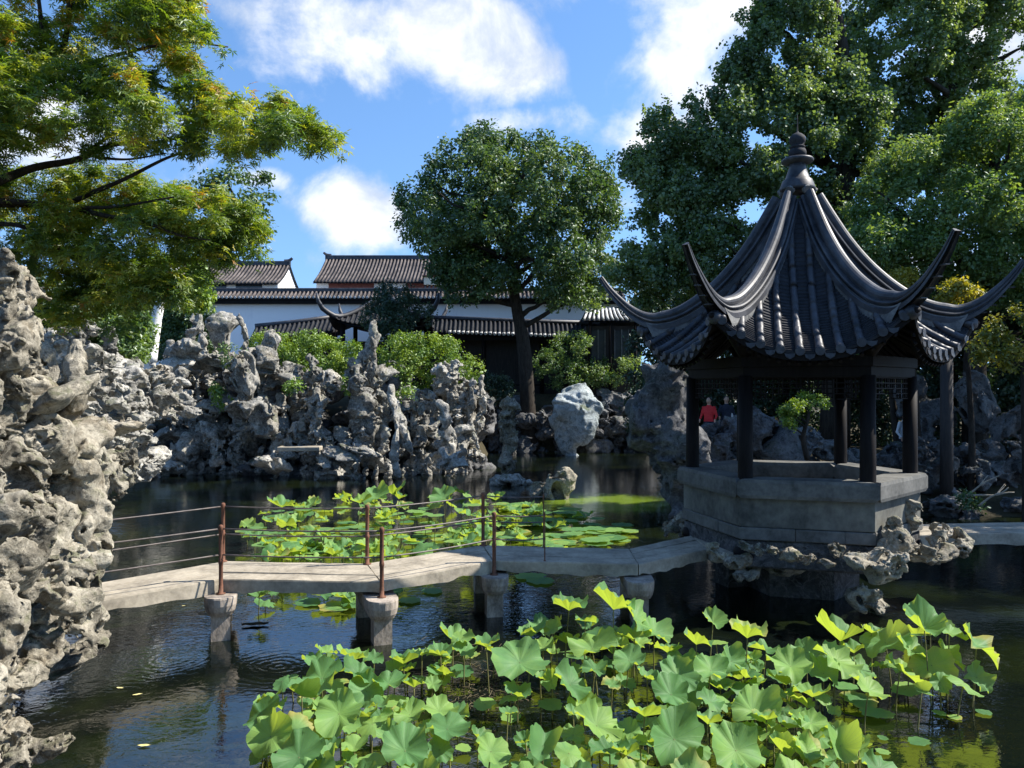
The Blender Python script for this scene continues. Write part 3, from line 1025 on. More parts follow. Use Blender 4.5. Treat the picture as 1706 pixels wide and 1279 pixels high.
MB().lathe([(.10, 7.117), (.14, 7.15), (.145, 7.20), (.13, 7.25), (.09, 7.27), (.125, 7.285), (.125, 7.305), (.085, 7.325), (.12, 7.36), (.135, 7.42), (.12, 7.47), (.07, 7.515), (.025, 7.54),
            (.011, 7.57), (.008, 7.74), (.003, 7.84)], (0, 0, 0), 28).build('ball', M['tile_pan'], fin, True)

# landing stone and second bridge run to the right
land = thing('stone_landing', 'grey stone landing slab between the zigzag bridge and the pavilion', 'landing', (3.4, 12.4, 0))
MB().prism(np.array([(3.06, 11.85), (3.75, 11.55), (3.9, 12.3), (3.3, 13.2), (3.06, 13.2)]) - (3.4, 12.4), 0.60, 0.775, .02).build('slab', M['deck'], land)
MB().box((.3, .5, -.15), (.4, .4, 1.4), .3).build('support', M['rock_dark'], land)  # coloured dark to stand in for the gloom below the slab
b2 = thing('stone_bridge', 'straight stone slab footbridge leaving the pavilion at the right of the photo', 'bridge', (9, 13.8, 0))
q = np.array((0, 0, 0.))
for a, b in (((6.75, 13.15), (9.6, 13.45)), ((9.62, 13.45), (13.5, 13.3))):
    slab_planks(a, b, (a[0] + .05, a[1] + 1.0), (b[0] + .05, b[1] + 1.0), 3, DECK_Z, .2, b2, M['deck'], org=np.array((9, 13.8, 0)))
for x in (.62, 4.3):
    MB().box((x, -.15, -.18), (.3, 1.0, 1.44), 0, .02).build('pier', M['pier'], b2)

# ------------------------------------------------------------------ taihu limestone
def stone_sdf(n, seed, shape=(1, 1, 1), holes=18, thru=2, lumps=4, rough=1.0, hk=.022, column=False):
    r = np.random.default_rng(seed)
    sh = np.array(shape, float)
    ext = sh * 1.32
    h = 2 * ext.max() / (n - 1)
    dims = np.maximum((2 * ext / h).astype(int) + 1, 8)
    ax = [np.linspace(-ext[i], ext[i], dims[i]) for i in range(3)]
    h3 = np.array([a[1] - a[0] for a in ax])
    X = np.stack(np.meshgrid(*ax, indexing='ij'), -1)
    p = X.copy()
    wv = np.stack([vnoise(X * 1.5 + 7.3 * c, seed * 3 + c) for c in range(3)], -1)
    p = p + wv * 0.24
    dd = None
    for i in range(lumps):
        c = r.uniform(-.45, .45, 3) * sh
        if column:
            c[2] = (-.72 + 1.44 * i / max(lumps - 1, 1)) * sh[2]
        rad = r.uniform(.42, .72) * (sh * .55 + .45 * sh.min()) * r.uniform(.75, 1.2, 3)
        q = (np.linalg.norm((p - c) / rad, axis=-1) - 1) * rad.min()
        dd = q if dd is None else smin(dd, q, .18)
    dd = dd + .10 * rough * vnoise(X * 2.6, seed + 50) + .08 * rough * (np.abs(vnoise(p * 4.3, seed + 60)) - .3) + .045 * rough * vnoise(p * np.array((1.3, 1.3, 6.5)), seed + 65)
    mn = sh.min()
    for i in range(holes):
        v = r.normal(size=3)
        v /= np.linalg.norm(v)
        c = v * r.uniform(.62, 1.10) * sh
        rad = r.uniform(.08, .52) * mn
        st = r.uniform(.6, 1.6, 3)
        q = (np.linalg.norm((p - c) / st, axis=-1) - rad)
        dd = smax(dd, -q, hk)
    for i in range(thru):
        c = r.uniform(-.5, .5, 3) * sh
        v = r.normal(size=3)
        v /= np.linalg.norm(v)
        w = p - c
        q = np.linalg.norm(w - (w @ v)[..., None] * v, axis=-1) - r.uniform(.09, .19) * mn
        dd = smax(dd, -q, .05)
    dd = dd + .060 * rough * (np.abs(vnoise(p * 8.5, seed + 70)) - .3) + .035 * rough * (np.abs(vnoise(X * 16, seed + 75)) - .3) + .014 * rough * vnoise(X * 27, seed + 80)
    for a in range(3):
        sl = [slice(None)] * 3
        for e in (0, -1):
            sl[a] = e
            dd[tuple(sl)] = np.maximum(dd[tuple(sl)], .05)
    V, F = surface_nets(dd, [a[0] for a in ax], 1.0)
    V = (V - np.array([a[0] for a in ax])) * h3 + np.array([a[0] for a in ax])
    return V, F

STONES, TALL, FLATS = [], [], []
for i in range(16):
    STONES.append(stone_sdf(58, 100 + i, (1, .85, .9), holes=28, thru=4))
for i in range(6):
    TALL.append(stone_sdf(64, 300 + i, (.62, .55, 1.25), holes=20, thru=2, lumps=5, column=True))
for i in range(5):
    FLATS.append(stone_sdf(56, 400 + i, (1.1, .9, .5), holes=14, thru=1))
RM = {}
def rock_mesh(kind, i, mat):
    key = (kind, i, mat)
    if key not in RM:
        V, F = {'s': STONES, 't': TALL, 'f': FLATS}[kind][i]
        RM[key] = mk_mesh('stone', V, F, True, [M[mat]])
    return RM[key]
NV = {'s': 16, 't': 6, 'f': 5}

def add_stone(parent, c, r, mat, kind='s', i=None, rz=None, tilt=.35, sc=(1, 1, 1), name='stone'):
    i = int(rng.integers(NV[kind])) if i is None else i
    o = bpy.data.objects.new(name, rock_mesh(kind, i, mat))
    COL.objects.link(o)
    org = np.array(parent.location) if parent is not None else np.zeros(3)
    if parent is not None:
        o.parent = parent
    o.location = [float(q) for q in np.asarray(c) - org]
    o.rotation_euler = (rng.uniform(-tilt, tilt), rng.uniform(-tilt, tilt), rng.uniform(0, 6.28) if rz is None else rz)
    o.scale = [float(r * s) for s in sc]
    return o

def fill_stones(parent, poly, depth, n, r0, r1, mat, excl=(), spacing=.62, kinds='sssf', dz=0.0, vary=.25):
    """spread stones over the face of a rockery; poly in picture pixels, depth(px,py) in metres, radii in pixels"""
    poly = np.array(poly, float)
    lo, hi = poly.min(0), poly.max(0)
    got = []
    rad = np.geomspace(r1, r0, n)
    for r in rad:
        for tries in range(60):
            x, y = rng.uniform(lo[0], hi[0]), rng.uniform(lo[1], hi[1])
            if not in_poly(poly, x, y): continue
            if poly_dist(poly, np.array(x), np.array(y)) < r * .55 and not (y > hi[1] - r): continue
            if any(((x - ex) / ew) ** 2 + ((y - ey) / eh) ** 2 < (1 + r / max(ew, eh) * .6) ** 2 for ex, ey, ew, eh in excl): continue
            if got:
                g = np.array(got)
                if (np.hypot(g[:, 0] - x, g[:, 1] - y) < spacing * (g[:, 2] + r)).any(): continue
            got.append((x, y, r))
            break
    for x, y, r in got:
        Y = depth(x, y) + dz + rng.uniform(-vary, vary)
        R = r * Y / FPX * 1.18
        add_stone(parent, P(x, y, Y), R, mat, kinds[int(rng.integers(len(kinds)))], sc=(rng.uniform(.9, 1.25), rng.uniform(.85, 1.15), rng.uniform(.75, 1.1)))
    return got

# near rockery at the left edge, the bridge runs in behind it
near = thing('rockery', 'tall pale pitted limestone rockery rising from the water at the left end of the bridge', 'rockery', (-5.5, 7.5, 0))
def near_depth(px, py):
    return 6.15 + 3.1 * np.clip(px, -120, 260) / 250 + .9 * np.clip((900 - py) / 450, 0, 1)
NEAR = [(x - 24 if x > 60 else x, y) for x, y in [(-140, 440), (0, 436), (30, 440), (66, 470), (62, 500), (95, 545), (104, 600), (135, 650), (175, 668), (225, 690), (250, 740), (246, 790), (215, 815), (203, 870),
        (195, 915), (178, 965), (150, 985), (140, 1010), (150, 1050), (170, 1078), (150, 1110), (95, 1140), (62, 1180), (62, 1290), (20, 1400), (-140, 1400)]]
fill_stones(near, NEAR, near_depth, 70, 26, 74, 'rock_near', spacing=.60, kinds='ssstft', vary=.22)
fill_stones(near, NEAR, near_depth, 60, 14, 40, 'rock_near', spacing=.66, kinds='sstf', dz=.22, vary=.15)
fill_stones(near, [(-200, 480), (40, 480), (80, 620), (190, 720), (200, 800), (150, 900), (130, 1000), (120, 1060), (20, 1180), (0, 1400), (-200, 1400)], near_depth, 40, 60, 100, 'rock_near', spacing=.5, dz=.75)
for px, py, Y, r, sc, kind in ((78, 690, 8.0, .30, (1.0, .8, 1.35), 't'), (62, 770, 7.6, .26, (1.1, .9, 1.0), 's'), (128, 650, 8.4, .27, (.9, .9, 1.4), 't'), (198, 765, 8.9, .28, (1.2, .9, .8), 's'),
                         (165, 935, 8.4, .24, (.8, .8, 1.3), 't'), (35, 610, 7.7, .32, (1.1, .9, .9), 's'), (28, 470, 8.3, .34, (1.0, .9, .9), 's'), (140, 1075, 8.3, .28, (1.3, 1, .55), 'f'),
                         (110, 1105, 7.9, .3, (1.4, 1, .5), 'f'), (35, 1240, 6.35, .26, (1.2, 1, .8), 's'), (100, 1030, 7.7, .33, (1, 1, .9), 's')):
    add_stone(near, P(px, py, Y), r, 'rock_near', kind, sc=sc)

for px, py, Y, r in ((118, 985, 8.1, .30), (95, 1020, 7.7, .32), (140, 1032, 8.35, .24), (130, 950, 8.0, .28), (20, 585, 9.6, .62), (60, 600, 9.8, .5), (-60, 600, 9.2, .7), (10, 500, 9.8, .6), (100, 650, 10.2, .5)):
    add_stone(near, P(px, py, Y), r, 'rock_near', 's')

# left bank between the near rockery and the far one
lbank = thing('rockery', 'middle distance bank of grey stones with small stacked peaks left of the white tree trunk', 'rockery', (-10, 18, 0))
LB = [(85, 560), (130, 545), (150, 575), (190, 570), (235, 600), (300, 610), (320, 660), (300, 700), (250, 700), (250, 785), (190, 790), (90, 720)]
def lb_depth(px, py): return 13.0 + 11.0 * np.clip((px - 80) / 230, 0, 1)
fill_stones(lbank, LB, lb_depth, 70, 11, 32, 'rock_far', spacing=.58)
fill_stones(lbank, LB, lb_depth, 26, 26, 44, 'rock_far', spacing=.5, dz=1.2)
for px, py, Y, r, kind, sc in ((146, 545, 16.5, .34, 's', (1, 1, .6)), (143, 565, 16.5, .26, 't', (.8, .8, .9)), (140, 590, 16.3, .50, 'f', (1.2, 1, .7)), (183, 580, 17.5, .30, 't', (1, 1, 1)), (110, 600, 15, .5, 's', (1, 1, 1.1))):
    add_stone(lbank, P(px, py, Y), r, 'rock_far', kind, sc=sc)

# far rockery across the water
far = thing('rockery', 'long jagged grey limestone rockery with dark caves along the far side of the pond', 'rockery', (-7, 31, 0))
FAR = [(235, 690), (262, 640), (300, 600), (335, 610), (360, 590), (400, 585), (420, 600), (440, 592), (470, 592), (500, 612), (545, 622), (575, 640), (600, 600), (640, 610), (660, 655),
       (700, 655), (730, 625), (760, 615), (795, 640), (815, 655), (812, 700), (806, 740), (800, 765), (780, 800), (650, 800), (480, 792), (235, 790)]
def far_depth(px, py): return 29.6 + 1.6 * np.clip((790 - py) / 200, 0, 1) - .6 * np.sin(px / 70.0) - .3 * np.sin(px / 23.0 + 1)
CAVES = [(570, 690, 22, 38), (737, 690, 15, 28), (495, 770, 22, 12), (225, 672, 12, 10)]
g1 = fill_stones(far, FAR, far_depth, 240, 11, 38, 'rock_far', CAVES, spacing=.58, kinds='ssttsf', vary=.6)
fill_stones(far, FAR, far_depth, 120, 8, 15, 'rock_far', CAVES, spacing=.8, dz=-.7, kinds='sst', vary=.3)
fill_stones(far, FAR, far_depth, 50, 30, 55, 'rock_dark', [(570, 690, 12, 30), (737, 690, 8, 22)], spacing=.45, dz=1.6)  # darker stone behind gaps and caves puts their shade into the colour
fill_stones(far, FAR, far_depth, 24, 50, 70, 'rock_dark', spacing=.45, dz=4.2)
for px, py, Y, r, kind, sc in ((318, 560, 29.5, .62, 't', (.8, .8, .9)), (315, 590, 29.2, .95, 'f', (1.1, 1, .8)), (300, 605, 29, 1.0, 'f', (1.2, 1, .7)), (345, 600, 29.2, .8, 'f', (1.2, 1, .7)),
                               (405, 560, 29.6, .62, 't', (.7, .8, 1.1)), (402, 640, 28.4, .9, 's', (.9, .9, 1.3)), (452, 580, 29.8, .60, 's', (.9, .9, 1.2)), (440, 610, 29.2, .8, 's', (1, 1, .9)),
                               (522, 610, 29.8, .45, 't', (1, 1, 1.1)), (612, 580, 29.6, .80, 't', (.75, .8, 1.15)), (622, 600, 29.5, .70, 't', (.7, .7, 1.1)), (605, 625, 29.2, .8, 's', (1, 1, 1.2)),
                               (748, 617, 30.0, .78, 's', (1, .9, .9)), (765, 608, 30, .40, 's', (1, 1, 1)), (745, 715, 28.2, .72, 't', (.85, .8, 1.0)), (665, 700, 28.3, .65, 't', (.7, .7, 1.3)),
                               (440, 690, 28.4, 1.15, 's', (1.2, 1, 1.0)), (560, 755, 27.9, .75, 'f', (1.3, .9, .75)), (600, 752, 27.8, .7, 'f', (1.2, .9, .7)), (745, 775, 27.6, .85, 's', (1.2, 1, .7)),
                               (450, 775, 28, .9, 'f', (1.3, 1, .8)), (360, 740, 28.3, .6, 't', (.9, .9, 1)), (660, 755, 28, .6, 't', (.9, .8, 1.1)), (265, 680, 27.5, .8, 's', (1, 1, 1))):
    add_stone(far, P(px, py, Y), r, 'rock_far', kind, sc=sc)
for px, py, h in ((262, 622, 52), (285, 600, 44), (338, 590, 46), (360, 575, 40), (452, 590, 44), (803, 655, 36),
                  (300, 700, 50), (395, 700, 60), (520, 690, 60), (640, 680, 60), (690, 690, 50), (780, 690, 55), (330, 745, 44), (480, 735, 40), (700, 750, 50), (715, 775, 36), (395, 760, 40)):
    Y = far_depth(px, py) - .5
    add_stone(far, P(px, py, Y), h / 2 * Y / FPX / 1.15, 'rock_far', 't', tilt=.12, sc=(rng.uniform(.75, 1.0), .85, rng.uniform(1.05, 1.25)))
for px, py, w in ((500, 747, 62),):
    sl = thing('stone_slab_bridge', 'short flat stone slab bridging a dark gap at the foot of the far rockery', 'slab bridge', P(px, py, 27.9))
    MB().box((0, 0, 0), (1.5, .6, .16), .05, .02).build('slab', M['deck'], sl)
    for s in (-1, 1):
        add_stone(sl, np.array(sl.location) + (s * .8, .1, -.45), .42, 'rock_far', 's', name='support_stone')

# stones standing on their own ------------------------------------------
def unique_stone(name, label, cat, base, size, seed, mat, shape, holes=20, thru=2, lumps=5, rough=1.0, n=64, rz=0.0, extra=None, column=False):
    V, F = stone_sdf(n, seed, shape, holes, thru, lumps, rough, column=column)
    V = V * size
    V[:, 2] -= V[:, 2].min()
    if extra is not None:
        V = extra(V)
    o = link(name, mk_mesh(name, V, F, True, [M[mat]]), None, [float(c) for c in base])
    o.rotation_euler.z = rz
    return tag(o, label, cat)
def flare(V):
    z = V[:, 2] / V[:, 2].max()
    k = .62 + .55 * np.clip((z - .55) / .3, 0, 1) + .25 * np.clip((.15 - z) / .15, 0, 1)
    V[:, 0] *= k
    V[:, 1] *= k
    return V
b = P(372, 600, 30.2)
unique_stone('standing_stone', 'tall smooth grey scholar stone, broad at its pierced top, above the far rockery', 'scholar stone', b, 1.10, 915, 'rock_far', (.62, .5, 1.3), holes=9, thru=2, lumps=6, rough=.45, extra=flare)
b = P(847, 806, 26.6); b[2] = -.15
st = unique_stone('standing_stone', 'thin twisted pierced stone pillar standing in the water in front of the far rockery', 'scholar stone', b, 1.16, 923, 'rock_near', (.36, .33, 1.30), holes=22, thru=2, lumps=8, n=96, column=True)
isl = thing('rock_islet', 'low lumpy stone base of the twisted pillar at the water line', 'rock', (b[0], b[1], 0))
for dx, dy, r in ((-.35, -.1, .42), (.1, -.3, .45), (.42, 0, .40), (0, .3, .5)):
    add_stone(isl, (b[0] + dx, b[1] + dy, .16), r, 'rock_far', 'f')
b = P(908, 828, 23.4); b[2] = -.25
unique_stone('water_stone', 'pale worn boulder with a pierced side, left of a rounder one in the water', 'rock', b, .50, 933, 'rock_near', (1.0, .7, .75), holes=12, thru=2)
b = P(937, 828, 23.0); b[2] = -.25
unique_stone('water_stone', 'rounded pale boulder in the water left of the painted sunlit green patch', 'rock', b, .56, 944, 'rock_near', (.8, .8, .9), holes=9, thru=1, rough=.7)
def mush(V):
    z = V[:, 2] / V[:, 2].max()
    k = .80 + .36 * np.clip((z - .35) / .4, 0, 1)
    V[:, 0] = V[:, 0] * k + (z - .3) * -.5
    V[:, 1] *= k
    return V
b = P(958, 755, 38.6); b[2] = -.2
unique_stone('boulder', 'huge mossy blue-grey boulder, wide at the top, standing at the back of the pond', 'boulder', b, 1.60, 955, 'rock_moss', (.85, .75, 1.2), holes=3, thru=0, lumps=6, rough=.8, extra=mush)
b = P(1120, 862, 19.2); b[2] = -.3
unique_stone('standing_stone', 'tall dark craggy stone pillar in the water left of the pavilion', 'scholar stone', b, 1.75, 961, 'rock_dark', (.50, .45, 1.32), holes=16, thru=0, lumps=9, rough=1.3, n=84)
# shaded bank stones at the back between the boulder and the pavilion, and behind the pavilion
back = thing('rockery', 'low shaded rocks along the back bank on both sides of the mossy boulder', 'rockery', (3, 40, 0))
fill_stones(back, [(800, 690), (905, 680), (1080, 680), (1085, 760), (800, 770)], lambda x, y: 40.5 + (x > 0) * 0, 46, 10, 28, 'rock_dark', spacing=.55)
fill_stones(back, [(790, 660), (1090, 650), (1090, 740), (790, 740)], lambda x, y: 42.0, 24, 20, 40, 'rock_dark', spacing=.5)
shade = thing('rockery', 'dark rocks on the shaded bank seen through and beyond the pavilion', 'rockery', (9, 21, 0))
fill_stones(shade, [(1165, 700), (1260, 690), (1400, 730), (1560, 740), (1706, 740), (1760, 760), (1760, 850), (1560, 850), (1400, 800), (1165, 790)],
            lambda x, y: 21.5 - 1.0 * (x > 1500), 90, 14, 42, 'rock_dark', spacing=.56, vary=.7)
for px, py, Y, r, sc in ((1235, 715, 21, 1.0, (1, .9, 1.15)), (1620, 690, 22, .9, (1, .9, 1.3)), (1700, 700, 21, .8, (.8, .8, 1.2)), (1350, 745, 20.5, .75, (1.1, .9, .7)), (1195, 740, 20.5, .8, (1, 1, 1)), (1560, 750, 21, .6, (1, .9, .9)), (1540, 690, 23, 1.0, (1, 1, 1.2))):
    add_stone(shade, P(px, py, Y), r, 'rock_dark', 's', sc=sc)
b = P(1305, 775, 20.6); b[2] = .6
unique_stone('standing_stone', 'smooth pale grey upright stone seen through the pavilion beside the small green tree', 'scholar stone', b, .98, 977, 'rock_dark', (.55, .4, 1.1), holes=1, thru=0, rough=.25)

# rocks round the foot of the pavilion
foot = thing('rockery', 'sunlit rough stones piled round the foot of the pavilion just above the water', 'rockery', (4.9, 11.0, 0))
for px, py, Y, r, kind, sc in ((1200, 922, 11.3, .20, 's', (1.2, 1, .8)), (1225, 935, 11.1, .20, 'f', (1.2, 1, 1)), (1250, 912, 10.9, .19, 's', (1.1, 1, .8)), (1283, 916, 10.8, .17, 's', (1, 1, .8)), (1318, 922, 10.75, .19, 'f', (1.3, 1, .9)),
                               (1348, 930, 10.65, .16, 's', (1.1, 1, .7)), (1378, 938, 10.6, .15, 'f', (1.3, 1, 1)), (1398, 915, 10.75, .17, 's', (1, 1, 1)), (1420, 930, 10.5, .20, 's', (1, 1, .8)),
                               (1452, 935, 10.4, .36, 'f', (1.2, 1, .85)), (1475, 955, 10.35, .34, 's', (1.15, 1, .9)), (1450, 985, 10.45, .34, 's', (1.1, 1, .8)), (1465, 1008, 10.4, .26, 'f', (1.2, .9, .9)), (1500, 905, 10.9, .30, 's', (1.1, 1, 1)), (1535, 925, 11.1, .30, 's', (1.2, 1, .8)),
                               (1570, 925, 11.6, .34, 'f', (1.3, 1, 1.1)), (1588, 905, 12.0, .26, 's', (1, 1, 1)), (1555, 895, 12.0, .30, 's', (1, 1, 1.1)), (1520, 870, 11.9, .24, 't', (1.2, 1, .9)), (1490, 885, 11.0, .22, 's', (1, 1, 1)),
                               (1300, 942, 11.7, .26, 'f', (1.5, 1, 1)), (1245, 955, 11.5, .2, 'f', (1.3, 1, 1)), (1130, 880, 14.0, .25, 's', (1.1, 1, .9)), (1110, 880, 14.3, .22, 's', (1, 1, 1)), (1136, 862, 14.0, .2, 'f', (1, 1, 1))):
    add_stone(foot, P(px, py, Y), r, 'rock_near', kind, sc=sc)

# ------------------------------------------------------------------ lotus
def lotus_leaf_mesh(seed, kind):
    r = np.random.default_rng(seed)
    ns, nr = 40, 8
    th = np.arange(ns) / ns * 2 * math.pi
    rim = 1 + .07 * np.sin(th * 2 + r.uniform(0, 6)) + .055 * np.sin(th * 3 + r.uniform(0, 6)) + .05 * np.sin(th * 7 + r.uniform(0, 6)) + .035 * np.sin(th * 11 + r.uniform(0, 6)) + r.uniform(-.045, .03, ns)
    cl = r.uniform(0, 2 * math.pi)
    for c in (cl, cl + math.pi):
        dlt = np.abs((th - c + math.pi) % (2 * math.pi) - math.pi)
        rim -= r.uniform(.04, .2) * np.exp(-(dlt / r.uniform(.08, .2)) ** 2)
    dip, wav, fold = {'dish': (.26, .16, .28), 'cup': (.48, .12, .18), 'flat': (.03, .012, .0), 'fold': (.12, .05, .95), 'droop': (-.22, .08, -.35)}[kind]
    dip *= r.uniform(.8, 1.25)
    ph = r.uniform(0, 6.28, 4)
    V = [(0, 0, -.01)]
    fa = r.uniform(0, 6.28)
    for j in range(1, nr + 1):
        q = j / nr
        rr = q * rim
        x, y = rr * np.cos(th) + q * q * .10 * math.cos(ph[0]), rr * np.sin(th) + q * q * .10 * math.sin(ph[0])
        z = dip * q ** (1.25 if kind != 'cup' else 1.0) + wav * q ** 2.4 * (np.sin(3 * th + ph[0]) + .75 * np.sin(5 * th + ph[1]) + .55 * np.sin(9 * th + ph[2]) + .42 * np.sin(15 * th + ph[3]))
        z = z + .004 * q * np.cos(20 * th)
        u = x * math.cos(fa) + y * math.sin(fa)
        if kind == 'fold':
            z = z + fold * np.abs(u) ** 1.2
            x, y = x - u * math.cos(fa) * .30 * np.abs(u), y - u * math.sin(fa) * .30 * np.abs(u)
        else:
            z = z + fold * u * np.abs(u)
        if kind == 'cup':
            k = 1 - .16 * q
            x, y = x * k, y * k
        V += list(np.c_[x, y, z])
    V = np.array(V)
    tri = np.array([(0, 1 + k, 1 + (k + 1) % ns) for k in range(ns)])
    i, j = np.meshgrid(np.arange(nr - 1), np.arange(ns), indexing='ij')
    i, j = i.ravel(), j.ravel()
    quad = np.c_[1 + i * ns + j, 1 + (i + 1) * ns + j, 1 + (i + 1) * ns + (j + 1) % ns, 1 + i * ns + (j + 1) % ns]
    return mk_mesh('lotus_leaf', V, [tri, quad], True, [M['lotus']])
LK = {k: [lotus_leaf_mesh(hash_ * 10 + i, k) for i in range(n)] for hash_, (k, n) in enumerate((('dish', 9), ('cup', 8), ('flat', 4), ('fold', 5), ('droop', 4)))}

def lotus_leaf(parent, c, dia, kind, tilt=0.0, az=0.0):
    """c = centre of the leaf, tilt away from vertical towards compass angle az (0 = +X, -90 = camera)"""
    me = LK[kind][int(rng.integers(len(LK[kind])))]
    o = bpy.data.objects.new('lotus_leaf', me)
    COL.objects.link(o)
    o.parent = parent
    org = Vector(parent.location)
    n = Vector((math.sin(tilt) * math.cos(az), math.sin(tilt) * math.sin(az), math.cos(tilt)))
    R = n.to_track_quat('Z', 'Y').to_matrix() @ Matrix.Rotation(rng.uniform(0, 6.28), 3, 'Z')
    s = dia / 2
    Mx = Matrix.Translation(Vector([float(q) for q in c]) - org) @ R.to_4x4() @ Matrix.Diagonal((s, s, s * rng.uniform(.85, 1.15), 1))
    o.matrix_local = Mx
    if c[2] > .06:
        # stem in the leaf's own space
        top = Vector((0, 0, -.012))
        w0 = Vector([float(q) for q in c])
        lean = Vector((rng.uniform(-.12, .12), rng.uniform(-.12, .12), 0)) * c[2] - n.xy.to_3d() * .06
        foot_ = Vector((w0.x, w0.y, -.12)) + lean
        pts = []
        for t in np.linspace(0, 1, 6):
            p = w0.lerp(foot_, t)
            p += Vector((-n.x, -n.y, 0)) * (.10 * math.sin(t * math.pi) * s)
            pts.append(p - org)
        inv = Mx.inverted()
        mb = MB().tube(np.array([list(p) for p in pts]), np.linspace(.0058, .0085, 6), 5)
        me2 = mk_mesh('stem', np.array([list(inv @ Vector(v)) for v in np.vstack(mb.V)]), [np.vstack(v) for v in mb.F.values()], True, [M['stem']])
        so = link('stem', me2, o)
    return o

D, C, FL, FO, DR = 'dish', 'cup', 'flat', 'fold', 'droop'
# (px, py, width px, shape, tilt degrees towards the camera, sideways tilt, height above the water)
L1 = [(536, 1125, 88, D, 30, -5, .50), (565, 1184, 92, D, 36, 12, .45), (438, 1189, 72, D, 24, -12, .35), (451, 1222, 84, D, 42, -10, .40), (492, 1215, 62, DR, 55, 25, .42), (503, 1160, 62, FO, -30, 15, .5),
      (451, 1158, 55, C, -6, -10, .40), (498, 1256, 104, D, 34, 4, .42), (598, 1120, 56, D, 10, 10, .42), (528, 1099, 48, D, 8, -8, .40), (544, 1084, 42, D, 2, 4, .42), (590, 1089, 74, C, -8, 0, .45),
      (672, 1096, 68, C, -8, 8, .42), (734, 1084, 52, C, -4, -5, .45), (703, 1086, 40, C, -4, 5, .40), (647, 1135, 64, D, 6, 6, .35), (611, 1148, 66, D, 34, 20, .30), (690, 1138, 48, C, -4, 0, .28), (721, 1138, 36, D, 6, 5, .25),
      (652, 1169, 62, FL, 4, 0, .15), (616, 1187, 48, C, -10, -20, .30), (647, 1190, 26, FO, 40, 0, .35), (683, 1187, 62, D, 14, 5, .28), (732, 1181, 64, D, 8, 10, .35), (745, 1210, 80, D, 24, 5, .40),
      (650, 1223, 62, C, 2, -12, .32), (675, 1246, 90, D, 26, -6, .36), (732, 1246, 50, D, 44, 10, .28), (590, 1238, 62, C, 10, 0, .38), (554, 1256, 36, FO, 40, -20, .45), (580, 1261, 44, C, 5, 20, .30), (619, 1269, 64, FL, 3, 0, .25),
      (624, 1095, 38, D, 4, 0, .36), (470, 1135, 40, DR, 20, -20, .25), (520, 1290, 80, D, 20, 0, .35), (600, 1300, 80, D, 20, 10, .3), (700, 1300, 90, D, 20, -10, .3)]
L2 = [(755, 1058, 64, C, -6, 6, .45), (768, 1117, 48, FL, 5, 0, .12), (948, 1006, 76, C, -14, 0, .85), (1022, 1002, 92, C, -12, 14, .85), (975, 1032, 46, D, -4, 6, .72), (810, 1069, 60, C, -10, -4, .55), (769, 1062, 44, D, 6, -6, .5),
      (774, 1081, 48, D, 8, 4, .42), (885, 1052, 62, C, -10, -8, .55), (922, 1045, 50, D, 20, -35, .58), (866, 1098, 104, D, 38, 12, .55), (943, 1064, 54, C, -12, 5, .5), (987, 1076, 86, D, 26, -6, .52), (991, 1112, 54, D, 14, 6, .42),
      (950, 1137, 76, D, 30, 22, .36), (919, 1132, 40, D, 30, -25, .35), (900, 1125, 36, C, 0, 10, .32), (863, 1151, 64, C, -8, 8, .33), (919, 1173, 50, FL, 6, 0, .15), (955, 1185, 38, C, -5, 0, .22), (808, 1173, 44, FL, 4, 0, .10),
      (1060, 1027, 76, D, 22, 38, .70), (1055, 1057, 64, C, -4, -12, .55), (1113, 1080, 56, C, -6, 4, .48), (1090, 1050, 64, D, 16, 30, .55), (1048, 1097, 60, D, 20, 10, .42), (1130, 1102, 54, D, 18, 14, .38), (1078, 1125, 50, C, -2, 22, .42)]
L3 = [(994, 1204, 90, D, 26, 12, .36), (1016, 1245, 84, C, -10, 5, .42), (818, 1248, 72, D, 30, 20, .33), (798, 1224, 46, C, 0, 15, .28), (772, 1245, 32, FL, 3, 10, .05), (905, 1243, 80, FO, 25, 10, .36), (948, 1255, 62, DR, 15, 10, .28),
      (876, 1231, 44, C, 4, -25, .28), (762, 1187, 46, D, 10, 0, .22), (880, 1300, 90, D, 25, 0, .3), (960, 1310, 90, D, 20, 10, .3), (800, 1310, 80, D, 20, -10, .3), (1043, 1249, 64, C, -8, 5, .4), (1067, 1235, 28, FO, 50, 0, .36),
      (1050, 1216, 48, D, 20, -25, .3), (850, 1195, 40, FL, 4, 0, .02), (955, 1222, 44, D, 20, 0, .25)]
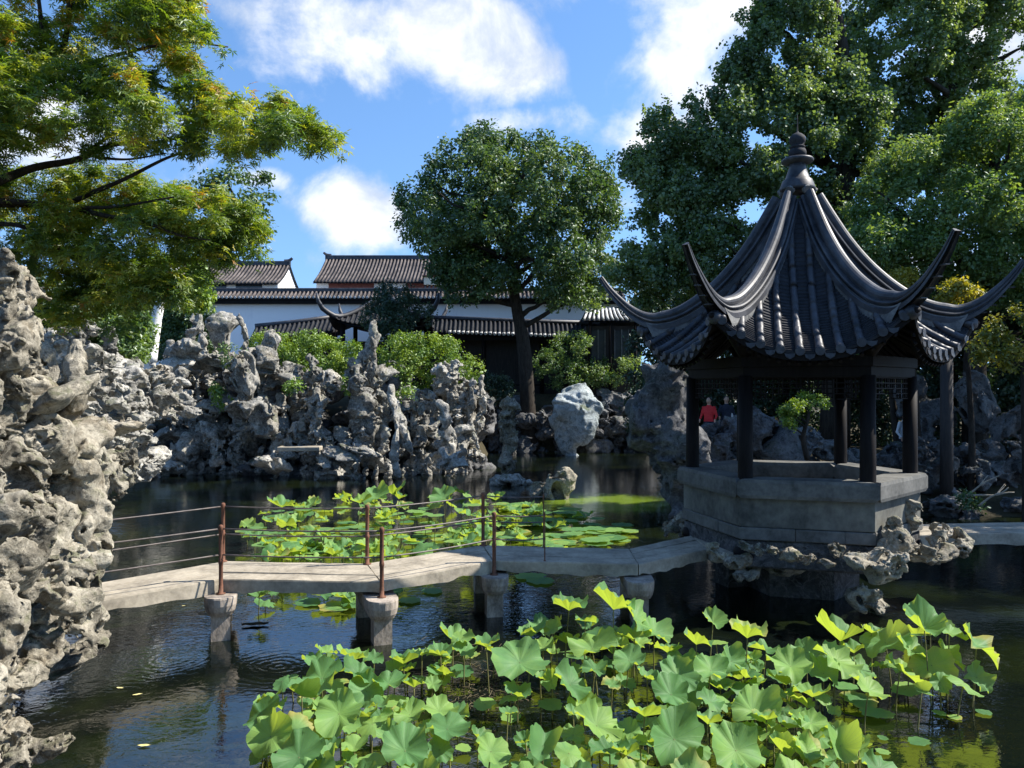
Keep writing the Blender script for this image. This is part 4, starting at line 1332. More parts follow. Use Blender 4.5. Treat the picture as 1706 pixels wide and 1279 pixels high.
L4 = [(1188, 1029, 56, C, 18, 4, .72), (1160, 1064, 66, C, -12, 8, .6), (1245, 1052, 76, C, -8, 4, .68), (1130, 1122, 76, D, 20, -6, .45), (1184, 1113, 76, D, 28, 16, .46), (1218, 1099, 54, D, 36, 30, .48), (1118, 1153, 74, D, 26, 8, .40), (1074, 1181, 86, C, -10, 3, .42),
      (1184, 1167, 50, D, 22, 25, .32), (1123, 1225, 116, D, 38, 12, .45), (1226, 1244, 112, D, 30, 8, .42), (1179, 1197, 64, C, -6, 10, .38), (1254, 1179, 86, D, 30, 16, .45), (1277, 1190, 60, C, -10, 8, .45), (1277, 1080, 58, D, 6, 4, .42),
      (1317, 1106, 80, D, 14, 4, .55), (1310, 1130, 74, C, -12, 0, .40), (1237, 1092, 44, C, -8, 6, .40), (1242, 1120, 64, C, -2, 16, .35), (1242, 1143, 64, DR, 20, 0, .25), (1254, 1221, 54, C, -4, 14, .3), (1289, 1221, 44, D, 30, 0, .22), (1300, 1249, 54, FO, 20, 20, .3),
      (1345, 1249, 56, D, 26, 10, .36), (1340, 1204, 60, D, 12, 6, .36), (1150, 1300, 100, D, 25, 0, .35), (1250, 1310, 90, D, 25, 10, .32), (1070, 1300, 80, D, 20, 0, .3), (1325, 1300, 90, D, 25, -10, .3), (1200, 1140, 60, C, 0, 0, .25), (1160, 1135, 50, D, 10, 10, .25)]
L5 = [(1400, 1054, 96, C, -6, 6, .68), (1452, 1048, 44, C, -4, 0, .6), (1475, 1066, 84, D, 18, -20, .52), (1540, 1034, 94, C, 26, -4, .88), (1582, 1052, 60, D, 14, 14, .7), (1627, 1071, 86, D, 16, 36, .62), (1393, 1097, 80, D, 14, 18, .52), (1423, 1080, 54, C, -8, -8, .5),
      (1344, 1083, 60, D, 16, -5, .46), (1517, 1080, 66, D, 20, 16, .52), (1500, 1113, 78, D, 16, 32, .45), (1552, 1104, 76, D, 40, -16, .42), (1580, 1092, 60, D, 22, 22, .46), (1447, 1146, 72, D, 10, 42, .42), (1536, 1150, 36, FO, 60, 15, .38), (1566, 1134, 40, D, 48, -20, .34),
      (1606, 1137, 62, DR, 25, 30, .36), (1627, 1125, 56, D, 44, 20, .34), (1407, 1144, 44, FL, 4, 0, .18), (1430, 1167, 64, FL, 3, 0, .06), (1508, 1148, 58, FL, 3, 0, .10), (1458, 1188, 58, FL, 3, 0, .05), (1566, 1188, 24, FL, 0, 0, .015), (1590, 1194, 24, FL, 0, 0, .015), (1638, 1186, 28, FL, 0, 0, .015),
      (1529, 1235, 42, FL, 0, 0, .015), (1470, 1252, 28, FL, 0, 0, .015), (1470, 1229, 20, FL, 0, 0, .015), (1353, 1150, 76, C, -10, 6, .40), (1351, 1202, 54, D, 8, 8, .38), (1365, 1221, 66, D, 34, 18, .30), (1400, 1242, 80, FO, 30, 0, .42), (1346, 1249, 64, D, 20, -10, .34), (1430, 1239, 40, C, 0, -15, .34),
      (1465, 1278, 80, D, 22, 12, .36), (1372, 1118, 66, D, 12, -8, .42), (1400, 1310, 90, D, 22, 0, .3)]
CL = [('lotus_plant', 'lotus clump at the lower left edge of the front bed, with a folded dark leaf', L1, (590, 1190)),
      ('lotus_plant', 'lotus clump with the two tallest yellow-green cupped leaves, right of the bridge pier', L2, (930, 1120)),
      ('lotus_plant', 'lotus clump round the gap of open dark water at the bottom middle', L3, (900, 1240)),
      ('lotus_plant', 'dense lotus clump with the two largest teal leaves near the bottom edge', L4, (1200, 1180)),
      ('lotus_plant', 'lotus clump at the right end of the front bed, with a tall upright bowl-shaped leaf', L5, (1470, 1150))]
for nm, lab, lst, cpx in CL:
    Y = depth_of(cpx[1], 0.0)
    c = P(cpx[0], cpx[1], Y)
    t = thing(nm, lab, 'lotus', (c[0], c[1], 0), 'lotus clumps of the front bed')
    for (px, py, w, kind, tc_, ts, z) in lst:
        Y = depth_of(py, z)
        q = P(px, py, Y)
        dia = w * Y / FPX * 0.89
        tx, ty = math.radians(ts + rng.uniform(-5, 5)), math.radians(tc_ + rng.uniform(-5, 5))
        vec = np.array((math.tan(tx), -math.tan(ty)))
        lotus_leaf(t, q - np.array((0, 0, dia * (.16 if kind == 'cup' else .06 if kind == 'dish' else 0))), dia, kind, math.atan(np.hypot(*vec)), math.atan2(vec[1], vec[0]))
    # smaller leaves low in the clump
    xs = [l[0] for l in lst]; ys = [l[1] for l in lst]
    for i in range(int(len(lst) * 1.4)):
        j = int(rng.integers(len(lst)))
        px, py = xs[j] + rng.normal() * 30, min(ys[j] + abs(rng.normal()) * 26 + 14, 1330)
        if not (430 < px < 1640) or (745 < px < 960 and 1110 < py < 1230 and rng.random() < .75) or (px > 1430 and py > 1120): continue
        z = rng.uniform(.10, .30)
        Y = depth_of(py, z)
        kind = (D, D, C, FL, DR, C)[int(rng.integers(6))]
        lotus_leaf(t, P(px, py, Y), rng.uniform(26, 56) * Y / FPX, kind, math.radians(rng.uniform(2, 28)), rng.uniform(0, 6.28))

# lotus bed beyond the bridge
MIDA = [(385, 900), (420, 860), (500, 840), (580, 825), (640, 815), (660, 935), (480, 935), (400, 925)]
MIDB = [(630, 815), (700, 835), (760, 818), (840, 822), (870, 850), (860, 905), (800, 905), (720, 925), (650, 935)]
MIDC = [(840, 835), (920, 840), (1000, 858), (1060, 880), (1050, 905), (950, 908), (850, 905)]
for lab, poly, n, hi, cpx in (('bright lotus bed behind the bridge railing, its left part beside the rusty posts', MIDA, 135, .42, (520, 890)),
                         ('bright lotus bed behind the bridge, its taller middle part with upright yellow-green leaves', MIDB, 112, .50, (750, 880)),
                         ('flat dark lotus pads on shaded water right of the bright bed', MIDC, 80, .12, (950, 880))):
    Y = depth_of(cpx[1], 0)
    c = P(cpx[0], cpx[1], Y)
    t = thing('lotus_plant', lab, 'lotus', (c[0], c[1], 0), 'lotus beds behind the bridge')
    poly = np.array(poly, float)
    k = 0
    while k < n:
        px, py = rng.uniform(poly[:, 0].min(), poly[:, 0].max()), rng.uniform(poly[:, 1].min(), poly[:, 1].max())
        if not in_poly(poly, px, py): continue
        z = hi * rng.random() ** 1.4 + .01
        Y = depth_of(py, z)
        kind = FL if z < .06 or (hi < .2 and rng.random() < .6) else (D, D, D, C if hi > .2 else D, DR, FL, FL)[int(rng.integers(7))]
        dia = rng.uniform(.28, .54) * (.9 if hi > .2 else 1.2)
        lotus_leaf(t, P(px, py, Y), dia, kind, 0 if kind == FL else math.radians(rng.uniform(0, 30)), rng.uniform(0, 6.28))
        k += 1
    if hi > .3:
        for (px, py, w, kd, tcd) in ((600, 838, 40, C, 10), (625, 828, 44, D, 25), (655, 824, 40, C, -10), (738, 828, 44, D, 20), (826, 833, 34, C, 10), (880, 858, 36, C, 0), (470, 845, 50, C, 0)):
            if in_poly(poly, px, py + 12):
                Y = depth_of(py, .55)
                lotus_leaf(t, P(px, py, Y), w * Y / FPX, kd, math.radians(abs(tcd)), math.radians(-90 if tcd > 0 else 90))
t = thing('lotus_plant', 'few scattered lotus leaves on the blue water under the middle slab', 'lotus', (-2.6, 11.0, 0))
for (px, py, w, kd, z, tc_) in ((432, 995, 40, C, .25, 20), (442, 1002, 34, DR, .12, -10), (515, 1004, 46, FL, .03, 2), (566, 1010, 62, FL, .04, 3), (540, 990, 44, D, .12, 6), (575, 994, 46, D, .12, 4), (590, 1003, 40, D, .08, 8), (555, 982, 40, FL, .03, 0),
                            (652, 985, 34, D, .2, 8), (680, 1000, 40, FL, .02, 0), (720, 985, 36, FL, .02, 0), (885, 960, 50, FL, .02, 0), (900, 968, 50, FL, .02, 0), (600, 985, 40, FL, .02, 0), (470, 985, 40, D, .1, 0)):
    Y = depth_of(py, z)
    lotus_leaf(t, P(px, py, Y), w * Y / FPX, kd, math.radians(abs(tc_)), math.radians(-90 if tc_ >= 0 else 90))

# drifting things on the water
def floater(name, label, px, py, L, mat, curl, cat, group=None):
    Y = depth_of(py, 0.01)
    u = np.linspace(-1, 1, 11)
    v = np.linspace(-1, 1, 5)
    G = np.zeros((11, 5, 3))
    for i, a in enumerate(u):
        wd = .36 * (1 - abs(a) ** 1.8) + .015
        for j, b in enumerate(v):
            G[i, j] = (a * L / 2, b * wd * L / 2, .012 + curl * L * (b * b * .35 + .12 * a * a) + .01 * L * math.sin(a * 7))
    o = MB().grid(G).build(name, M[mat], None, True)
    q = P(px, py, Y)
    o.location = (q[0], q[1], 0)
    o.rotation_euler.z = rng.uniform(-.5, .5)
    return tag(o, label, cat, group)
floater('withered_leaf', 'dark curled withered leaf floating on the blue water under the bridge', 425, 1041, .36, 'debris', .16, 'leaf')
for px, py, w, wd in ((200, 1146, .09, 'small yellow fallen leaf floating left of two others on the dark water'), (229, 1157, .10, 'small pale fallen leaf floating just right of a yellow one'), (240, 1242, .12, 'narrow pale fallen leaf floating nearest the bottom left corner'),
                  (306, 1009, .06, 'tiny pale fallen leaf floating beside the left bridge slab')):
    floater('fallen_leaf', wd, px, py, w, 'yellowleaf', .08, 'leaf', 'fallen leaves on the water')
mb = MB()
for i in range(420):
    px, py = 800 + rng.normal() * 55, 1150 + rng.normal() * 32
    q = P(px, py, depth_of(py, 0))
    a = rng.uniform(0, 6.28)
    L = rng.uniform(.02, .09)
    mb.tube(np.array([(q[0], q[1], .004), (q[0] + L * math.cos(a), q[1] + L * math.sin(a), .004 + rng.uniform(0, .03))]), .0035, 4)
tag(mb.build('plant_debris', M['debris']), 'dark broken stalks and leaf litter on the water between lotus clumps', 'debris', kind='stuff')

# ------------------------------------------------------------------ buildings at the back
def tiled_slope(mb, p0, p1, q0, q1, pitch=.26, r=.075, lift=.04, seg=4, sag=.12):
    """rolls from the ridge edge p0-p1 down to the eave edge q0-q1"""
    p0, p1, q0, q1 = [np.array(a, float) for a in (p0, p1, q0, q1)]
    n = int(np.linalg.norm(q1 - q0) / pitch)
    ends = []
    for i in range(n):
        u = (i + .5) / n
        a, b = p0 + (p1 - p0) * u, q0 + (q1 - q0) * u
        t = np.linspace(0, 1, seg)[:, None]
        p = a + (b - a) * t
        p[:, 2] += lift - sag * np.sin(t[:, 0] * math.pi) + rng.uniform(-.012, .012)
        mb.tube(p, r * rng.uniform(.9, 1.1), 6)
        ends.append(p[-1])
    return ends
def slope_sheet(mb, p0, p1, q0, q1, sag=.12, n=6):
    p0, p1, q0, q1 = [np.array(a, float) for a in (p0, p1, q0, q1)]
    G = []
    for t in np.linspace(0, 1, n):
        e = np.array((0, 0, -sag * math.sin(t * math.pi)))
        G.append([p0 + (q0 - p0) * t + e, p1 + (q1 - p1) * t + e])
    mb.grid(np.array(G))
    mb.grid(np.array(G)[:, ::-1] - np.array((0, 0, .09)))

def X_at(px, Y): return (px - CX) / FPX * Y
def Z_at(py, Y): return HC + (HY - py) / FPX * Y

# long white garden wall with a tiled cap
WY = 49.0
x0, x1 = X_at(250, WY), X_at(1040, WY)
gw = thing('garden_wall', 'long whitewashed garden wall with a dark tiled cap behind the far rockery', 'wall', ((x0 + x1) / 2, WY, 2.5))
o = np.array(gw.location)
zt = Z_at(505, WY)
MB().box((0, .2, (zt - 1.5) / 2 - .5), (x1 - x0, .4, zt - 1.5)).build('wall_face', M['white'], gw)
MB().box((0, .1, zt - 2.5 + .12), (x1 - x0 + .1, .95, .36)).build('eave_board', M['wood'], gw)
mb, me_ = MB(), MB()
e = tiled_slope(mb, (x0, WY + .35, zt + .78), (x1, WY + .35, zt + .78), (x0, WY - .5, zt + .32), (x1, WY - .5, zt + .32), .26, .07, .03, 3, .03)
slope_sheet(mb, (x0, WY + .35, zt + .75), (x1, WY + .35, zt + .75), (x0, WY - .5, zt + .30), (x1, WY - .5, zt + .30), .03)
mb.V = [v - o for v in mb.V]
tag(mb.build('cap_tiles', M['tile_far'], gw, True), kind='stuff')
for q in e:
    me_.tube(np.array([q + (0, -.01, -.02), q + (0, -.05, -.03)]) - o, .085, 7)
tag(me_.build('tile_ends', M['tile_edge'], gw), kind='stuff')
MB().box((0, .38, zt - 2.5 + .88), (x1 - x0, .3, .26), 0, .03).build('ridge', M['tile'], gw)

def house(name, label, xl, xr, yf, yb, zeave, zridge, wallmat, hang=.5, gable_over=.15):
    t = thing(name, label, 'house', ((xl + xr) / 2, (yf + yb) / 2, 3.0))
    o = np.array(t.location)
    ym = (yf + yb) / 2
    hw, hd = (xr - xl) / 2, (yb - yf) / 2
    # walls with gable ends
    zl = zeave + .25 - 3
    pts = np.array([(-hd, -1), (hd, -1), (hd, zl), (0, zridge - 3 - .12), (-hd, zl)])
    V = np.vstack([np.c_[np.full(5, s * hw), pts] for s in (-1, 1)])
    f5 = np.array([[0, 4, 3, 2, 1], [5, 6, 7, 8, 9]])
    f4 = np.array([(j, (j + 1) % 5, (j + 1) % 5 + 5, j + 5) for j in (0, 1, 4)])
    MB().add(V, [f5, f4]).build('wall', M[wallmat], t)
    for s, nm in ((-1, 'front'), (1, 'rear')):
        mb = MB()
        a = (-hw - gable_over, 0, zridge - 3), (hw + gable_over, 0, zridge - 3)
        b = (-hw - gable_over, s * (hd + hang), zeave - 3), (hw + gable_over, s * (hd + hang), zeave - 3)
        slope_sheet(mb, a[0], a[1], b[0], b[1], .15)
        mb.build('roof_slope', M['tile_pan'], t)
        if s < 0:
            mb = MB()
            tiled_slope(mb, a[0], a[1], b[0], b[1], .27, .075, .05, 5, .15)
            tag(mb.build('roof_tiles', M['tile_far'], t, True), kind='stuff')
    MB().box((0, 0, zridge - 3 + .14), (2 * hw + .3, .3, .36), 0, .03).build('roof_ridge', M['tile'], t)
    for s in (-1, 1):
        p = np.array([(s * (hw - .3), 0, zridge - 3 + .3), (s * (hw + .05), 0, zridge - 3 + .36), (s * (hw + .3), 0, zridge - 3 + .55)])
        MB().tube(catmull(p, 6), np.linspace(.16, .10, 6), 6).build('ridge_end', M['tile'], t)
    return t, o
xr = X_at(463, 56)
h1, o1 = house('white_house', 'smaller white house with a grey tiled roof and a bright gable end', xr - 11, xr, 56, 61.3, Z_at(472, 55.5), Z_at(442, 58.7), 'white')
for k in range(2):
    w = MB().box((3.4 - 2.6 * k, -2.67, Z_at(478, 56) - 3), (1.9, .06, .7)).build('window', M['glass'], h1)
    MB().box((3.4 - 2.6 * k, -2.72, Z_at(478, 56) - 3 - .4), (2.1, .1, .08)).build('sill', M['wood'], w)
xl = X_at(527, 58)
h2, o2 = house('white_house', 'larger house with a long ribbed tiled roof and red-brown eave boards', xl, xl + 12.5, 58, 65, Z_at(470, 57.5), Z_at(432, 61.5), 'white')
MB().box((-3.6, -3.53, Z_at(478, 58) - 3), (3.4, .08, .9)).build('board_panel', M['redwood'], h2)
MB().box((1.7, -3.53, Z_at(478, 58) - 3), (2.4, .08, .9)).build('board_panel', M['redwood'], h2)
MB().box((-3.6, -3.62, Z_at(469, 58) - 3), (3.6, .1, .12)).build('fascia', M['redwood'], h2)
dm = MB().box((3.1, -3.95, Z_at(466, 57) - 3), (2.3, .6, .62)).build('dormer', M['cream'], h2)
MB().box((3.1, -4.0, Z_at(459, 57) - 3), (2.5, .72, .14)).build('dormer_cap', M['redwood'], dm)
mb = MB()
tiled_slope(mb, (1.9, -3.9, Z_at(474, 57) - 3), (4.3, -3.9, Z_at(474, 57) - 3), (1.9, -4.6, Z_at(483, 56.5) - 3), (4.3, -4.6, Z_at(483, 56.5) - 3), .27, .075, .05, 3, .02)
tag(mb.build('lean_to_tiles', M['tile_far'], h2, True), kind='stuff')

# covered walk along the back
cor = thing('covered_walk', 'long low covered walkway behind the trees, its roof tiles coloured dark for tree shade', 'walkway', (-2, 45, 3.2))
o = np.array(cor.location)
def corridor_run(pxa, pya, pxb, pyb, Ya, Yb, dep=2.4, drop=.85, cols=True):
    a = np.array((X_at(pxa, Ya), Ya, Z_at(pya, Ya))) - o
    b = np.array((X_at(pxb, Yb), Yb, Z_at(pyb, Yb))) - o
    f = np.array((0, -dep / 2, -drop))
    r = np.array((0, dep / 2, -drop))
    for e in (f, r):
        mb = MB()
        slope_sheet(mb, a, b, a + e, b + e, .06)
        mb.build('roof_slope', M['tile_pan'], cor)
    mb = MB()
    ends = tiled_slope(mb, a, b, a + f, b + f, .26, .07, .04, 4, .06)
    tag(mb.build('roof_tiles', M['tile_pan'], cor, True), kind='stuff')  # rolls in the dark pan tile: tree shade put into the roof colour
    MB().tube(np.array([a + (0, 0, .1), (a + b) / 2 + (0, 0, .06), b + (0, 0, .1)]), .14, 8).build('roof_ridge', M['tile'], cor, True)
    L = b[0] - a[0]
    n = max(2, int(L / 3.0))
    for i in range(n + 1):
        p = a + (b - a) * i / n
        zt_ = p[2] - drop
        for s in (-1, 1):
            MB().tube(np.array([(p[0], p[1] + s * (dep / 2 - .35), -.6), (p[0], p[1] + s * (dep / 2 - .35), zt_ + .1)]), .10, 10).build('column', M['wood'], cor, True)
    m_ = (a + b) / 2
    ang = math.atan2(b[1] - a[1], b[0] - a[0])
    MB().box((m_[0], m_[1] - dep / 2 + .35, m_[2] - drop - .12), (L * .99, .14, .3), ang).build('eave_beam', M['wood'], cor)
    MB().box((m_[0], m_[1] - dep / 2 + .34, .35), (L * .98, .10, .08), ang).build('bench_rail', M['wood'], cor)
    MB().box((m_[0], m_[1] + dep / 2 - .3, (m_[2] - drop) / 2 - .3), (L, .16, m_[2] - drop + .6), ang).build('back_wall', M['wood_dry'], cor)
    return ends
corridor_run(425, 546, 565, 529, 44.5, 45.5)
ends = corridor_run(712, 531, 1000, 541, 45.5, 44.5)
me_ = MB()
for q in ends[-34:]:
    me_.tube(np.array([q + (0, .25, .10), q + (0, -.05, -.03)]), .085, 7)
tag(me_.build('tile_ends', M['tile_edge'], cor), kind='stuff')

# small pavilion with upturned corners on the covered walk
sp_ = thing('small_pavilion', 'small dark pavilion with upturned roof corners half hidden by the dark bush', 'pavilion', (X_at(642, 44), 44.2, 3.2))
hx, hy, ze = 2.75, 2.3, Z_at(541, 42) - 3.2
def hip(u, v):
    """u, v in -1..1 over the roof plan"""
    m_ = np.maximum(np.abs(u), np.abs(v))
    z = ze + 1.9 * (1 - m_) ** 1.25 + .55 * (np.abs(u) * np.abs(v)) ** 3
    return np.stack([u * hx, v * hy, z], -1)
uu, vv = np.meshgrid(np.linspace(-1, 1, 31), np.linspace(-1, 1, 31), indexing='ij')
MB().grid(hip(uu, vv)).grid(hip(uu, vv)[::-1] - np.array((0, 0, .14))).build('roof', M['tile_pan'], sp_, True)
mb = MB()
for k, x in enumerate(np.linspace(-.95, .95, 21)):
    v = np.linspace(-1, -abs(x) * .98 if abs(x) > .1 else -.1, 6)
    mb.tube(hip(np.full(6, x), v) + np.array((0, 0, .03)), .06, 6)
tag(mb.build('roof_tiles', M['tile_pan'], sp_, True), kind='stuff')
for sx in (-1, 1):
    for sy in (-1, 1):
        t = np.linspace(.05, 1, 12)
        p = hip(sx * t, sy * t) + np.array((0, 0, .10))
        e = p[-1]
        p = np.vstack([p, e + np.array((sx * .28, sy * .22, .22)), e + np.array((sx * .48, sy * .36, .62)), e + np.array((sx * .56, sy * .42, 1.05))])
        MB().tube(p, np.r_[np.full(10, .14), [.15, .15, .14, .11, .05]], 8).build('hip_ridge', M['tile'], sp_, True)
        MB().tube(np.array([(sx * 2.1, sy * 1.7, -.6), (sx * 2.1, sy * 1.7, ze + .2)]), .13, 10).build('column', M['wood'], sp_, True)
MB().lathe([(.3, 0), (.22, .2), (.25, .4), (.1, .6), (.02, .8)], (0, 0, ze + 1.88), 12).build('finial', M['tile'], sp_, True)
MB().box((0, 2.2, 1.2), (4.2, .12, 3.6)).build('back_wall', M['wood_dry'], sp_)

# end pavilion of the walk at the right
ep = thing('end_building', 'small dark timber building with pale tile ends just left of the big pavilion roof', 'building', (X_at(1015, 43.5), 43.5, 3.2))
ze2 = Z_at(534, 42.5) - 3.2
mb = MB()
mb2 = MB()
ends = tiled_slope(mb2, (-1.3, .2, ze2 + .75), (1.6, .2, ze2 + .75), (-1.7, -1.4, ze2), (2.0, -1.4, ze2), .26, .07, .05, 4, .08)
slope_sheet(mb, (-1.3, .2, ze2 + .72), (1.6, .2, ze2 + .72), (-1.7, -1.4, ze2 - .03), (2.0, -1.4, ze2 - .03), .08)
slope_sheet(mb, (-1.3, .2, ze2 + .72), (1.6, .2, ze2 + .72), (-1.7, 1.8, ze2 - .03), (2.0, 1.8, ze2 - .03), .08)
mb.build('roof_slope', M['tile_pan'], ep)
tag(mb2.build('roof_tiles', M['tile_edge'], ep, True), kind='stuff')
MB().box((.1, .3, ze2 / 2 - .6), (3.0, 2.6, ze2 + .6)).build('wall', M['wood_dry'], ep)
for x in (-.75, .55):
    w = MB().box((x, -1.03, ze2 - 1.35), (.75, .06, 1.6)).build('window', M['glass'], ep)
    for dx in (-.38, 0, .38):
        MB().box((x + dx, -1.08, ze2 - 1.35), (.05, .05, 1.7)).build('mullion', M['plaster'], w)
for x in (-1.2, -.1, 1.3):
    MB().tube(np.array([(x, -1.2, -.6), (x, -1.2, ze2)]), .09, 10).build('column', M['wood'], ep, True)

# ------------------------------------------------------------------ trees
def leaf_template(kind):
    if kind == 'rhomb':
        V = np.array([(0, 0, 0), (.28, .5, .06), (0, 1, -.06), (-.28, .5, .06)])
        F = np.array([(0, 1, 2), (0, 2, 3)])
    elif kind == 'fan':
        V = np.array([(0, 0, 0), (.5, .62, .05), (.2, .92, -.03), (-.2, .92, -.03), (-.5, .62, .05)])
        F = np.array([(0, 1, 2), (0, 2, 3), (0, 3, 4)])
    else:                                     # palmate, five narrow lobes
        V, F = [(0, .18, 0)], []
        for i, (a, L) in enumerate(((-100, .62), (-52, .86), (0, 1.0), (52, .86), (100, .62))):
            a = math.radians(a)
            tip = (math.sin(a) * L, .18 + math.cos(a) * L, -.10 * L)
            w = .105
            V += [(math.sin(a) * L * .45 + math.cos(a) * w, .18 + math.cos(a) * L * .45 - math.sin(a) * w, .02),
                  tip, (math.sin(a) * L * .45 - math.cos(a) * w, .18 + math.cos(a) * L * .45 + math.sin(a) * w, .02)]
            b = 1 + 3 * i
            F += [(0, b + 1, b), (0, b + 2, b + 1)]
        V, F = np.array(V), np.array(F)
    return V, F

def foliage_mesh(name, pos, nrm, size, tint, kind, mat, droop=0.0):
    n = len(pos)
    V0, F0 = leaf_template(kind)
    nrm = nrm / np.maximum(np.linalg.norm(nrm, axis=1, keepdims=True), 1e-6)
    a = rng.normal(size=(n, 3))
    a[:, 2] -= droop
    a -= nrm * np.sum(a * nrm, axis=1, keepdims=True)
    a /= np.maximum(np.linalg.norm(a, axis=1, keepdims=True), 1e-6)
    b = np.cross(a, nrm)
    s = (size * rng.uniform(.65, 1.3, n))[:, None, None]
    V = pos[:, None, :] + s * (V0[None, :, 0:1] * b[:, None, :] + V0[None, :, 1:2] * a[:, None, :] + V0[None, :, 2:3] * nrm[:, None, :])
    F = (F0[None] + (np.arange(n) * len(V0))[:, None, None]).reshape(-1, 3)
    return mk_mesh(name, V.reshape(-1, 3), F, False, [M[mat]], attr=np.repeat(np.clip(tint, 0, 1), len(V0)))

def clumps_in(poly, Y, thick, n, rlo, rhi, tries=4000, spacing=.55, margin=.75):
    """clump centres so that the crown fills a picture outline; radii in pixels"""
    poly = np.array(poly, float)
    lo, hi = poly.min(0), poly.max(0)
    dmax = 1.0
    C_, got = [], []
    for t in range(tries):
        x, y = rng.uniform(lo[0], hi[0]), rng.uniform(lo[1], hi[1])
        if not in_poly(poly, x, y): continue
        dd = float(poly_dist(poly, np.array(x), np.array(y)))
        r = rlo + (rhi - rlo) * rng.random() ** 1.5
        r = min(r, max(dd / margin, rlo * .8))
        if dd < r * margin * .8: continue
        if got:
            g = np.array(got)
            dz = rng.uniform(-1, 1)
            if (np.hypot(g[:, 0] - x, g[:, 1] - y) < spacing * (g[:, 2] + r) * .7).any(): continue
        got.append((x, y, r))
        if len(got) >= n: break
    D_ = max(float(poly_dist(poly, np.array(x), np.array(y))) for x, y, r in got)
    out = []
    for x, y, r in got:
        dd = float(poly_dist(poly, np.array(x), np.array(y)))
        half = thick * math.sqrt(min(1, (dd + r * .4) / D_)) * .9
        Yc = Y + half * (rng.uniform(-1, .6))
        c = P(x, y, Yc)
        R = r * Yc / FPX
        out.append((*c, R))
    return np.array(out)

def crown(clumps, nleaf, size, kind, mat, flat=.8, up=.5, twig=.28, perm=9, tv=.35, droop=.3, base=.5, fill=.45, name='crown', gap=-.28, spike=0.0, spikedir=(0, 0, 1)):
    """leaves gathered on short twigs through every clump"""
    c = clumps
    w = c[:, 3] ** 2
    ntw = max(1, nleaf // perm)
    idx = rng.choice(len(c), ntw, p=w / w.sum())
    v = rng.normal(size=(ntw, 3))
    v /= np.linalg.norm(v, axis=1, keepdims=True)
    rad = (fill + (1 - fill) * rng.random(ntw) ** .6)
    loc = v * rad[:, None] * np.array((1, 1, flat))
    base_p = c[idx, :3] + loc * c[idx, 3:4]
    # leave irregular gaps
    keep = vnoise(base_p * (1.6 / np.median(c[:, 3])) + 3.1, 77) > gap
    base_p, idx, v = base_p[keep], idx[keep], v[keep]
    n = len(base_p)
    td = v * .8 + rng.normal(size=(n, 3)) * .5 + np.array((0, 0, -.15 * droop))
    td /= np.linalg.norm(td, axis=1, keepdims=True)
    L = twig * c[idx, 3] * rng.uniform(.6, 1.3, n)
    if spike > 0:
        sp = (rng.random(n) < spike) & (rad[keep] > .8)
        td[sp] = v[sp] * .5 + np.array(spikedir) + rng.normal(size=(sp.sum(), 3)) * .22
        td[sp] /= np.linalg.norm(td[sp], axis=1, keepdims=True)
        L[sp] *= 2.6
    s = rng.random((n, perm))
    pos = base_p[:, None] + td[:, None] * (L[:, None] * s)[..., None] + rng.normal(size=(n, perm, 3)) * size * .55
    nr = v[:, None] * .5 + np.array((0, 0, up)) + rng.normal(size=(n, perm, 3)) * .55
    ct = rng.random(len(c))
    tint = base + tv * (ct[idx][:, None] - .5) + tv * .8 * (rng.random((n, 1)) - .5) + tv * .8 * (rng.random((n, perm)) - .5)
    return foliage_mesh(name, pos.reshape(-1, 3), nr.reshape(-1, 3), size, tint.ravel(), kind, mat, droop)

def limb(a, b, r0, r1, wob=.12, n=9, sag=0.0):
    a, b = np.array(a, float), np.array(b, float)
    L = np.linalg.norm(b - a)
    t = np.linspace(0, 1, n)
    off = np.stack([vnoise(np.c_[t * 3 + rng.uniform(0, 99), np.full(n, q * 9.1), np.zeros(n)], 5) for q in range(3)], 1) * (np.sin(t * math.pi) * wob * L)[:, None]
    p = a + (b - a) * t[:, None] + off
    p[:, 2] -= sag * L * np.sin(t * math.pi)
    return p, r0 + (r1 - r0) * t

def tree(name, label, base, trunk_pts, trunk_r, clumps, nleaf, size, kind, mat, bark='bark', cat='tree', group=None, limbs=12, crown_kw=None, limb_r=.3):
    t = thing(name, label, cat, base, group)
    o = np.array(t.location)
    mb = MB()
    tp = catmull(np.array(trunk_pts, float), 14)
    mb.tube(tp - o, np.linspace(trunk_r * 1.25, trunk_r * .45, 14), 10)
    mb.build('trunk', M[bark], t, True)
    if limbs:
        sel = rng.permutation(len(clumps))[:limbs]
        for i in sel:
            c = clumps[i, :3]
            k = int(np.argmin(np.linalg.norm(tp - (c - np.array((0, 0, np.linalg.norm((c - tp[-1])[:2]) * .5))), axis=1)))
            k = max(k, 5)
            p, r = limb(tp[k], c, trunk_r * limb_r * 1.5, trunk_r * .07)
            MB().tube(p - o, r, 6).build('branch', M[bark], t, True)
    kw = dict(crown_kw or {})
    me = crown(clumps, nleaf, size, kind, mat, **kw)
    me.transform(Matrix.Translation(-Vector([float(q) for q in o])))
    link('crown', me, t)
    return t

def gbase(px, Y, py=None):
    x = X_at(px, Y)
    return (x, Y, float(ground_h(np.array(x), np.array(Y))))

